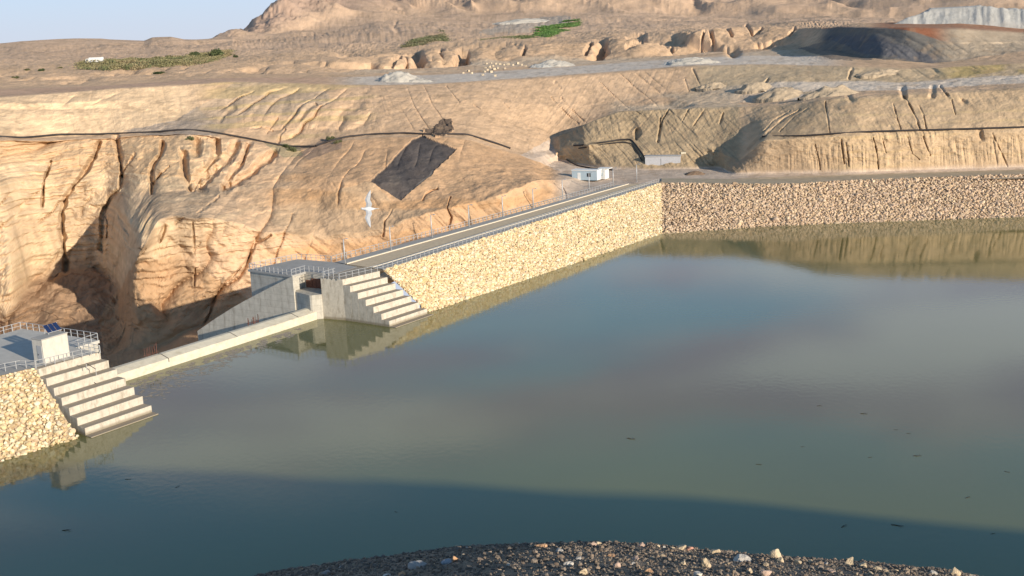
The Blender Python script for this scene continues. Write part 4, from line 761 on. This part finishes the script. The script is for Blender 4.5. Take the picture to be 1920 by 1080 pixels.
pipeline([(1076, 274), (1092, 273), (1130, 268), (1160, 263), (1182, 262), (1192, 272), (1204, 290), (1212, 304)], .24, 'upper black pipeline bent over the corner of the spoil heap left of the grey shed')
pipeline([(1085, 279), (1100, 277), (1140, 270), (1170, 267), (1184, 270), (1196, 287), (1203, 302)], .17, 'lower thinner black pipeline beside the bent one on the spoil heap corner')
pipeline([(1062, 300), (1080, 310), (1110, 316), (1150, 319)], .2, 'thin black pipe along the left foot of the spoil heap')
pipeline([(1428, 257), (1500, 256), (1560, 252), (1640, 248), (1700, 246), (1800, 243), (1920, 239), (2100, 232)], .25, 'black pipeline along the bench of the long slope on the right')

# ------------------------------------------------------------------ vegetation
def leafball(n_, rx, ry, rz_, size, cols, rng, clumps=9):
    cc = rng.normal(size=(clumps, 3)); cc /= np.linalg.norm(cc, axis=1)[:, None]; cc *= rng.uniform(.25, .75, (clumps, 1)); cc[:, 2] = np.abs(cc[:, 2])*.9+.1
    k = rng.integers(0, clumps, n_); d = rng.normal(size=(n_, 3)); d /= np.linalg.norm(d, axis=1)[:, None]; p = cc[k]+d*rng.uniform(.25, .48, (n_, 1))*rng.uniform(.7, 1.1, (clumps, 1))[k]
    p[:, 2] = np.maximum(p[:, 2], 0.02); p = p*[rx, ry, rz_]
    a = rng.normal(size=(n_, 3)); a /= np.linalg.norm(a, axis=1)[:, None]; b2 = rng.normal(size=(n_, 3)); b2 -= a*(a*b2).sum(1)[:, None]; b2 /= np.linalg.norm(b2, axis=1)[:, None]
    s = size*rng.uniform(.6, 1.3, (n_, 1)); V_ = np.stack([p-a*s, p+b2*s*.6, p+a*s, p-b2*s*.6], 1).reshape(-1, 3); F_ = np.arange(n_*4).reshape(-1, 4)
    cl = np.array(cols)[rng.integers(0, len(cols), clumps)][k]*rng.uniform(.7, 1.25, (n_, 1)); return V_, F_, np.repeat(np.clip(cl, 0, 1), 4, 0)
GREEN = [(.065, .09, .035), (.09, .11, .045), (.05, .075, .035)]; OLIVE = [(.15, .15, .07), (.19, .18, .09), (.12, .13, .06)]
rg = np.random.default_rng(5)
bv = [npmesh('foliage', *(lambda q: (q[0], q[1], None, M['leaf'], q[2]))(leafball(1500, 1, 1, 1, .085, GREEN, rg))) for _ in range(3)] + [npmesh('foliage', *(lambda q: (q[0], q[1], None, M['leaf'], q[2]))(leafball(1300, 1, 1, .9, .085, OLIVE, rg))) for _ in range(2)]
stm = MB(); [stm.bar((0, 0, -.1), (math.cos(a)*.3, math.sin(a)*.3, .6), .05, 5, .02) for a in (0, 1.3, 2.6, 4, 5.2)]; stm = stm.mesh('stem', M['barkm'])
bushes = [(406, 104, 5.5, 4.8, 0, 'large dark green bush at the right end of the long scrub strip'), (300, 109, 2.2, 1.8, 1, 'small green bush on the top edge of the scrub strip, left of the other two'), (318, 107, 2.8, 1.9, 3, 'low olive bush in the middle of the top edge of the scrub strip'), (365, 105, 3.4, 2.6, 2, 'mid-sized green bush on the scrub strip, just left of the large one'),
          (443, 104, 1.6, 1.8, 1, 'small dark bush standing alone right of the large bush'), (430, 102, 1.8, 1.3, 3, 'tiny olive bush between the large bush and the lone one'), (297, 134, 3.4, 1.1, 0, 'flat green bush alone on the bare ground below the scrub strip'), (50, 133, 1.8, 1.1, 3, 'low bush in the sparse row at the far left'), (78, 131, 1.8, 1.1, 2, 'second low bush in the sparse row at the far left'), (113, 127, 1.5, 1.0, 3, 'third bush of the sparse row, next to the scrub strip'), (30, 143, 2.2, 1.2, 4, 'low bush nearest the left edge beside the track'),
          (548, 283, 1.9, 1.7, 4, 'grey-green bush where the left pipeline meets the gully'), (535, 276, 1.4, 1.3, 0, 'small green bush just left of the grey-green one on the pipeline'), (620, 262, 2.2, 1.6, 4, 'dry brown-green bush on the pipeline bench left of the dark cut face'), (634, 267, 1.6, 1.2, 3, 'second dry bush on the pipeline bench'), (357, 262, 1.6, 1.4, 4, 'olive bush at the head of the gullies on the left cliff'), (1378, 341, .9, .7, 3, 'small dry bush on the crest of the far rock bank')]
for i, (x, y, rx, h, k, lb) in enumerate(bushes):
    g = ground(x, y); r = empty('bush', g-[0, 0, .15], lb, 'bush', 'bushes on the dry slopes', random.uniform(0, 6)); c = bpy.data.objects.new('foliage', bv[k]); c.scale = (rx, rx*.8, h); link(c, r); c = bpy.data.objects.new('stem', stm); c.scale = (rx*.5, rx*.5, h); link(c, r)
def scrub(name, poly, n_, h, size, cols, label, cat, seed):
    rng = np.random.default_rng(seed); V2 = V; xs = [p[0] for p in poly]; ys = [p[1] for p in poly]
    ins = pin(poly, j1*.5, j2*.25).reshape(-1) & (TV.reshape(-1) < 14.2); c = V2[ins]
    if len(c) < 5: print('scrub empty', name); return
    D_ = np.hypot(c[:, 0], c[:, 1]); pr_ = D_; 
    k = rng.choice(len(c), n_, p=(pr_/pr_.sum())); p = c[k]+rng.normal(size=(n_, 3))*[1.2, 2., 0]; hn = h*(.35+.9*vn(p[:, 0]/5, p[:, 1]/7, 8)); p[:, 2] += rng.uniform(0, 1, n_)*hn-.1
    a = rng.normal(size=(n_, 3)); a /= np.linalg.norm(a, axis=1)[:, None]; b2 = rng.normal(size=(n_, 3)); b2 -= a*(a*b2).sum(1)[:, None]; b2 /= np.linalg.norm(b2, axis=1)[:, None]
    s = size*rng.uniform(.6, 1.3, (n_, 1)); V_ = np.stack([p-a*s, p+b2*s*.6, p+a*s, p-b2*s*.6], 1).reshape(-1, 3)
    col = np.array(cols)[(vn(p[:, 0]/8, p[:, 1]/12, 9)*len(cols)*.999).astype(int)]*rng.uniform(.8, 1.2, (n_, 1))
    o = link(bpy.data.objects.new(name, npmesh(name, V_, np.arange(n_*4).reshape(-1, 4), None, M['leaf'], np.repeat(np.clip(col, 0, 1), 4, 0)))); tag(o, label, cat, None, 'stuff')
scrub('scrub', [(148, 128), (150, 121), (200, 113), (280, 111), (340, 106), (400, 100), (435, 99), (425, 105), (380, 117), (300, 124), (200, 131)], 42000, 1.5, .33, [(.20, .185, .09), (.24, .21, .11), (.15, .16, .075), (.27, .22, .12)], 'long strip of olive scrub across the plain on the left', 'scrub', 1)
scrub('field_crop', [(1003, 69), (1008, 58), (1040, 43), (1086, 38), (1084, 46), (1050, 58), (1030, 70)], 30000, 1.2, .4, [(.09, .18, .045), (.12, .21, .06), (.085, .15, .05)], 'small bright green crop field below the far hills', 'crops', 2)
scrub('scrub', [(752, 90), (775, 78), (832, 67), (838, 78), (790, 86)], 9000, 1.5, .38, [(.13, .14, .07), (.17, .16, .09)], 'patch of grey-green scrub beside the track in the upper middle', 'scrub', 3)
scrub('scrub', [(905, 73), (1003, 66), (1003, 71), (905, 77)], 4500, .8, .35, [(.11, .14, .055), (.17, .17, .09)], 'thin line of green scrub leading left from the bright green field', 'scrub', 4)
# white lorry on the plain
g = ground(178, 119); lo = empty('lorry', g, 'white lorry parked at the left end of the scrub strip', 'lorry', None, -.12); lo.scale = (.8, .8, .8)
bevel(MB().box(-2.6, 4.8, -1.25, 1.25, 1.0, 3.5).build('cargo_box', M['white'], lo), .08)
bevel(MB().hexa([(-4.9, -1.15, .7), (-2.8, -1.15, .7), (-2.8, 1.15, .7), (-4.9, 1.15, .7), (-4.5, -1.1, 2.8), (-2.8, -1.1, 3.0), (-2.8, 1.1, 3.0), (-4.5, 1.1, 2.8)]).build('cab', M['white'], lo), .1)
MB().hexa([(-4.2, -1.17, 1.8), (-3.1, -1.17, 1.8), (-3.1, -1.14, 1.8), (-4.2, -1.14, 1.8), (-4.1, -1.17, 2.6), (-3.1, -1.17, 2.6), (-3.1, -1.13, 2.6), (-4.1, -1.13, 2.6)]).build('window', M['glass'], lo)
MB().box(-4.6, 4.7, -.9, .9, .6, 1.0).build('chassis', M['dark'], lo)
for x_ in (-3.8, 2.2, 3.6):
    for y_ in (-1.1, 1.1): MB().bar((x_, y_-.15, .5), (x_, y_+.15, .5), .5, 14).build('wheel', M['dark'], lo)
# rusty bar bundles standing behind the weir
for (s, lb) in ((.36, 'rusty bundle of upright bars behind the weir, in front of the sloping concrete wall'), (.84, 'rusty bundle of upright bars behind the left part of the weir, against the ravine')):
    q = lerp_line([WL[0], WL[3]], np.array([s]))[0]+WN*3.0; r = empty('rusty_bars', q+[0, 0, 1.3], lb, 'metal bars', 'rusty bars behind the weir'); mb = MB()
    for k in range(18):
        x_, y_ = random.uniform(-1.3, 1.3), random.uniform(-.4, .4); mb.bar((x_, y_, -.8), (x_+random.uniform(-.15, .15), y_+random.uniform(-.1, .1), random.uniform(.9, 2.3)), .035, 4)
    mb.bar((-1.4, 0, .7), (1.4, 0, .8), .04, 4); o = mb.build('bars', mat('rust_red', (.13, .06, .045), .85, noise=.3, nscale=3), r); o.rotation_euler.z = math.atan2(wdir[1], wdir[0])

# ------------------------------------------------------------------ floating debris
dm = []
for k in range(3):
    mb = MB(); a = Vector((-.8, 0, .02)); 
    for j in range(5):
        b_ = a+Vector((random.uniform(.2, .45), random.uniform(-.12, .12), random.uniform(-.01, .05))); mb.bar(a, b_, .07-.008*j, 6, .06-.008*j); a = b_
        if j in (1, 3): mb.bar(a, a+Vector((random.uniform(0, .3), random.choice((-1, 1))*random.uniform(.25, .5), .1)), .03, 5, .012)
    dm.append(mb.mesh('driftwood', M['wood']))
deb = [(125, 995, 1.0, 'lone dark branch floating near the left edge in the shaded water'), (240, 899, .7, 'short stick floating at the shadow edge below the left steps'), (333, 913, .6, 'short stick floating on the shadow edge right of the left steps'), (1583, 987, .8, 'dark lump of driftwood floating at the shadow edge, lower right'), (1682, 986, 1.6, 'large tangle of driftwood floating at the shadow edge on the lower right'),
       (1720, 855, .9, 'dark driftwood floating in the sunlit water on the right'), (1537, 761, .7, 'small stick floating in the water right of centre'), (1423, 871, .7, 'small stick floating in the middle of the sunlit green water'), (1183, 823, 1.1, 'pale branch floating below the cloud reflection near the centre'), (1620, 776, .9, 'thin float of twigs on the right beneath the dark cloud reflection'), (1815, 933, .7, 'small stick floating near the right edge above the shadow'), (1888, 885, .6, 'small pale stick floating at the right edge'),
       (1632, 858, .5, 'tiny twig floating left of the dark driftwood on the right'), (1680, 806, .5, 'tiny twig floating above the dark driftwood on the right'), (742, 960, .4, 'tiny twig floating in the shaded water above the gravel bank'), (1704, 813, .5, 'tiny twig next to the other twig above the dark driftwood'), (1862, 1001, .5, 'twig floating close to the lower right corner'), (1505, 838, .45, 'tiny twig floating between the two small sticks right of centre')]
for i, (x, y, s, lb) in enumerate(deb):
    o = bpy.data.objects.new('driftwood', dm[i % 3]); o.location = Vector(at(x, y, 0.0)); s = min(s*.7, .8); o.scale = (s*.9, s*1.3, s*.8); o.rotation_euler.z = random.uniform(-.9, .9); link(o); tag(o, lb, 'driftwood', 'driftwood floating on the reservoir')

fl_ = []
for _ in range(2600):
    t_ = RNG.uniform(0, 1); f = RNG.beta(1.1, 2.4); a = np.array([238, 716])+(np.array([560, 612])-np.array([238, 716]))*t_; x_, y_ = a[0]+f*40*(1-t_)+4, a[1]+f*(32*(1-t_)+12)+2
    if vn(np.array([x_/9.]), np.array([y_/4.]), 8)[0] > .42: fl_.append(at(x_, y_, .006+RNG.uniform(0, .004)))
fl_ = np.array(fl_); k = 6; an = np.arange(k)*2*math.pi/k; rad = RNG.uniform(.05, .28, (len(fl_), 1))*RNG.uniform(.5, 1.2, (len(fl_), k)); V_ = np.stack([fl_[:, :1]+rad*np.cos(an)*1.6, fl_[:, 1:2]+rad*np.sin(an), np.repeat(fl_[:, 2:], k, 1)], -1).reshape(-1, 3)
me = bpy.data.meshes.new('floating_scum'); me.from_pydata([tuple(q) for q in V_.tolist()], [], [tuple(range(i*k, i*k+k)) for i in range(len(fl_))]); me.update(); me.materials.append(mat('scum', (.34, .29, .23), .9, noise=.3, nscale=2)); tag(link(bpy.data.objects.new('floating_scum', me)), 'thin brownish scum floating on the water along the foot of the weir', 'scum', None, 'stuff')
# ------------------------------------------------------------------ near hill
SIL = [(-500, 1330), (0, 1210), (300, 1128), (510, 1081), (600, 1066), (700, 1049), (850, 1027), (960, 1019), (1100, 1018), (1200, 1023), (1300, 1031), (1400, 1041), (1500, 1049), (1600, 1058), (1700, 1066), (1790, 1076), (1920, 1108), (2300, 1230)]
sa = np.array([azt(x, y) for x, y in SIL])
def Tof(a):
    t_ = np.interp(a, sa[:, 0], sa[:, 1]); back_ = sstep(math.radians(45), math.radians(100), np.abs(a)); return t_*(1-back_)+.16*back_
RID = np.array([(34, -5, 49.5), (63, -2, 51.3), (90, -8, 51.3), (125, -17, 51.3), (149, -24, 51.3), (161, -29, 51), (173, -35, 51), (230, -70, 49), (330, -110, 45), (460, -150, 40)])
def gz_(a, r):
    T = Tof(a); k = T*T/6.8; s1 = .80-.3*sstep(math.radians(60), math.radians(120), np.abs(a)); r1 = s1/(2*k); d = np.where(r < r1, k*r*r, k*r1*r1+s1*(r-r1)); z_ = CH-1.7-d
    X = r*np.sin(a); Y = r*np.cos(a); best = np.full(np.shape(X), -99.)
    for p, q in zip(RID[:-1], RID[1:]):
        dx_, dy_ = q[0]-p[0], q[1]-p[1]; t_ = np.clip(((X-p[0])*dx_+(Y-p[1])*dy_)/(dx_*dx_+dy_*dy_), 0, 1); dist = np.hypot(X-p[0]-t_*dx_, Y-p[1]-t_*dy_); best = np.maximum(best, p[2]+t_*(q[2]-p[2])-np.maximum(dist-2, 0)*.62)
    z_ = np.maximum(z_, best)
    return z_
def gz_n(a, r):
    X = r*np.sin(a); Y = r*np.cos(a)
    return gz_(a, r)+.035*fbm(X*1.3, Y*1.3, 4, 55)*np.minimum(r/3, 1)+.5*fbm(X/9, Y/9, 4, 57)*sstep(12, 30, r)
aa = np.r_[np.linspace(-math.pi, -.6, 70)[:-1], np.linspace(-.6, .6, 420), np.linspace(.6, math.pi, 70)[1:]]; rr = np.r_[np.linspace(.02, 2.5, 10)[:-1], np.linspace(2.5, 14, 200), np.geomspace(14.2, 620, 110)]
A_, R_ = np.meshgrid(aa, rr); Zg = gz_n(A_, R_); idx = np.arange(A_.size).reshape(A_.shape); F_ = np.stack([idx[:-1, :-1], idx[:-1, 1:], idx[1:, 1:], idx[1:, :-1]], -1).reshape(-1, 4); F_ = F_[(Zg.reshape(-1)[F_] > -3).any(1)]
o = link(bpy.data.objects.new('ground', npmesh('ground', np.stack([R_*np.sin(A_), R_*np.cos(A_), Zg], -1).reshape(-1, 3), F_, None, M['soil'], smooth=True))); tag(o, kind='structure')
def hit(x, y):
    a, t_ = azt(x, y); r = np.linspace(2.5, 9, 1400); z_ = gz_n(np.full(r.shape, a), r); los = CH-t_*r; k = np.where(los <= z_)[0]
    k = k[0] if len(k) else np.argmin(los-z_); return np.array([r[k]*math.sin(a), r[k]*math.cos(a), z_[k]])
SILY = lambda x: float(np.interp(x, [q[0] for q in SIL], [q[1] for q in SIL]))
# loose gravel
n_ = 42000; a = RNG.uniform(-.26, .46, n_); r = np.sqrt(RNG.uniform(3.6**2, 9.5**2, n_)); P = np.stack([r*np.sin(a), r*np.cos(a), gz_n(a, r)], -1)
sz = np.clip(RNG.lognormal(-5.2, .5, n_), 0, .02); P[:, 2] += sz*.3; cols = np.array([(.21, .17, .135), (.15, .13, .11), (.27, .205, .15), (.19, .145, .11), (.38, .30, .21)])[RNG.choice(5, n_, p=[.3, .3, .2, .14, .06])]*RNG.uniform(.75, 1.2, (n_, 1))
o = link(bpy.data.objects.new('gravel', rockfield('gravel', P, sz, cols, PROT0, I0[1]))); tag(o, 'loose dark gravel covering the hilltop at the bottom of the picture', 'gravel', None, 'stuff')
# single stones
CR, OG, PK, GR, PL_ = (.58, .46, .31), (.50, .30, .17), (.50, .36, .28), (.36, .34, .32), (.62, .56, .48)
ST = [(785, 1058, 46, .35, GR, 'long flat pale slab lying on the left part of the gravel'), (853, 1051, 17, 1.0, OG, 'orange stone standing beside a bluish one'), (838, 1054, 24, .5, (.34, .38, .43), 'bluish grey flat stone leaning on the orange stone'), (752, 1078, 20, .6, OG, 'reddish orange stone at the bottom edge, left'), (727, 1079, 22, .3, PL_, 'thin pale flat stone left of the reddish one at the bottom edge'),
 (1015, 1026, 24, .5, OG, 'flat orange stone on the skyline of the gravel'), (1050, 1033, 20, .5, GR, 'grey stone just right of the flat orange one'), (1093, 1075, 19, .9, CR, 'cream stone at the bottom edge near the middle'), (1066, 1057, 22, .5, PL_, 'pale stone lying right of centre on the dark gravel'), (955, 1061, 12, .8, PL_, 'small pale stone in the middle of the dark gravel'), (1085, 1048, 14, .6, GR, 'small grey stone near the middle'),
 (1122, 1018, 14, .8, CR, 'cream stone on the gravel skyline, first of the bright ones'), (1112, 1024, 16, .8, PK, 'pinkish stone below the first bright one on the skyline'), (1203, 1023, 20, .7, PK, 'rounded pinkish stone on the skyline'), (1234, 1025, 9, 1, CR, 'small pointed cream stone on the skyline'), (1246, 1028, 9, 1, PL_, 'small whitish stone right of the pointed one'), (1261, 1030, 11, .8, CR, 'small cream stone left of the reddish pair'),
 (1278, 1029, 20, .8, CR, 'bright cream stone, left of the reddish pair on the skyline'), (1295, 1032, 17, .7, (.52, .28, .2), 'reddish stone of the pair on the skyline'), (1342, 1037, 20, .8, CR, 'blocky cream stone on the skyline between the pair and the slab'), (1390, 1047, 42, .35, PL_, 'long flat pale stone like a slab right of centre'), (1456, 1043, 34, .75, CR, 'large square cream boulder on the skyline at the right'), (1464, 1052, 16, .9, CR, 'small cream stone against the foot of the large square boulder'),
 (1158, 1063, 17, .9, PK, 'single pink-cream stone on the dark gravel below the skyline'), (1281, 1058, 12, 1, CR, 'pointed cream stone below the reddish pair'), (1325, 1061, 20, 1.3, CR, 'tall upright cream stone in the gravel'), (1436, 1078, 26, .8, PK, 'rounded pink stone at the bottom edge right'), (1218, 1073, 24, .5, OG, 'flat orange-brown stone at the bottom edge'), (1192, 1047, 22, .4, PK, 'flat pinkish stone in the gravel right of centre'), (1147, 1042, 18, .5, OG, 'brownish stone just below the skyline near the middle'), (1187, 1058, 10, .8, GR, 'tiny grey stone near the single pink one'),
 (1405, 1072, 18, .7, CR, 'cream stone left of the rounded pink one at the bottom edge'), (1496, 1055, 16, .7, CR, 'cream stone right of the large square boulder'), (1520, 1054, 12, .8, CR, 'second cream stone right of the large boulder'), (1548, 1058, 10, .8, GR, 'small grey stone on the right skyline'), (1595, 1058, 24, .9, CR, 'wedge-shaped cream stone on the right skyline'), (1619, 1062, 20, .8, CR, 'cream stone right of the wedge-shaped one'), (1645, 1068, 18, .6, CR, 'low cream stone further down the right skyline'), (1560, 1072, 16, .6, PK, 'pink flat stone at the bottom edge below the wedge-shaped one'), (1680, 1072, 14, .7, CR, 'small cream stone near the right end of the bank'),
 (1750, 1076, 18, .6, PL_, 'pale stone at the right end of the bank, left of the last two'), (1790, 1073, 26, .9, CR, 'bright rounded stone at the right end of the gravel bank'), (1822, 1079, 18, .6, CR, 'last low stone at the right end of the bank'), (610, 1074, 22, .4, GR, 'flat grey stone at the left end of the bank'), (640, 1064, 12, .5, GR, 'small grey stone on the left skyline'), (875, 1028, 10, .5, PL_, 'tiny pale stone on the left skyline'), (973, 1019, 8, .6, PL_, 'tiny pale stone on the skyline near the middle'), (1310, 1079, 22, .6, PL_, 'pale stone cut by the bottom edge right of centre')]
rs = np.random.default_rng(3)
for i, (x, y, s, fl, col, lb) in enumerate(ST):
    P = hit(x, max(y+s*.12, SILY(x)+2)); D_ = np.linalg.norm(P-[0, 0, CH]); wd = s*D_/FOC/2*.88; fl = fl*1.1
    v = rockshape(ico(2), rs, 9); v = v/np.abs(v).max(0); v += .04*np.stack([fbm(v[:, 0]*3+i, v[:, 1]*3+v[:, 2]*2, 3, i+q) for q in range(3)], -1)
    me = npmesh('stone', v*[wd, wd*.8, wd*fl], None, ico(2)[1], M['rocktint'], np.tile(np.array(col)*rs.uniform(.9, 1.08), (len(v), 1)))
    o = link(bpy.data.objects.new('stone', me)); o.location = Vector(P+[0, 0, wd*fl*.5]); o.rotation_euler = (rs.uniform(-.15, .15), rs.uniform(-.15, .15), rs.uniform(-.5, .5)); tag(o, lb, 'stone', 'loose stones on the gravel hilltop')

# ------------------------------------------------------------------ bird in flight
BSC = 1.0; d = ray(692, 392); d = d/np.linalg.norm(d); BP = np.array([0, 0, CH])+d*30
br = empty('bird', BP, 'white bird in flight with spread wings in front of the slope beyond the dam', 'bird')
br.matrix_world = Matrix.LocRotScale(Vector(BP), Matrix([[RT[0], UP[0], -FW[0]], [RT[1], UP[1], -FW[1]], [RT[2], UP[2], -FW[2]]]).to_quaternion(), Vector((1.05, 1.05, 1.05)))
def loft(rings, name, m, parent):      # rings: (x, cy, cz, ry, rz) along x
    k = 12; vs = []
    for x_, cy_, cz_, ry_, rz2 in rings: vs += [(x_, cy_+ry_*math.cos(q), cz_+rz2*math.sin(q)) for q in np.arange(k)*2*math.pi/k]
    fs = [(i*k+j, i*k+(j+1) % k, (i+1)*k+(j+1) % k, (i+1)*k+j) for i in range(len(rings)-1) for j in range(k)]+[tuple(range(k-1, -1, -1)), tuple((len(rings)-1)*k+j for j in range(k))]
    me = bpy.data.meshes.new(name); me.from_pydata(vs, [], fs); me.update(); me.materials.append(m); me.polygons.foreach_set('use_smooth', [True]*len(fs)); return link(bpy.data.objects.new(name, me), parent)
bd = loft([(-.205, .012, 0, .006, .006), (-.19, .01, 0, .022, .022), (-.165, .008, 0, .03, .03), (-.135, .004, 0, .028, .03), (-.1, 0, 0, .042, .045), (-.04, -.004, 0, .056, .058), (.03, -.002, 0, .05, .05), (.09, .002, 0, .032, .028), (.13, .005, 0, .018, .022), (.2, .008, 0, .008, .045), (.24, .008, 0, .004, .055)], 'body', M['feather'], br)
loft([(-.245, .008, 0, .002, .002), (-.225, .01, 0, .007, .006), (-.203, .012, 0, .011, .01)], 'beak', M['beak'], bd)
for z_ in (-.024, .024): loft([(-.178, .018, z_, .001, .001), (-.174, .018, z_, .005, .005), (-.168, .018, z_, .001, .001)], 'eye', M['dark'], bd)
for sg in (1, -1):
    st_ = [(0, .0, .13, 0), (.1, .02, .14, -.03), (.2, -.01, .125, -.04), (.3, .03, .10, -.03), (.38, .07, .065, 0.0), (.45, .12, .012, .02)]
    vs = []; fs = []
    for i, (s, sweep, ch_, lift_) in enumerate(st_):
        y_ = sg*(.03+s*.93); z_ = .02+s*.25-lift_*.5
        vs += [(sweep-.08, y_, z_), (sweep-.08+ch_*.35, y_, z_+.012), (sweep-.08+ch_, y_, z_-.004), (sweep-.08+ch_*.35, y_, z_-.010)]
    for i in range(len(st_)-1):
        for j in range(4): q = (i*4+j, i*4+(j+1) % 4, (i+1)*4+(j+1) % 4, (i+1)*4+j); fs.append(q if sg > 0 else q[::-1])
    fs += [(3, 2, 1, 0), tuple((len(st_)-1)*4+j for j in range(4))]
    me = bpy.data.meshes.new('wing'); me.from_pydata(vs, [], fs); me.update(); me.materials.append(M['feather_grey']); o = link(bpy.data.objects.new('wing', me), bd)
    o.location = (-.0, -sg*.0, 0)
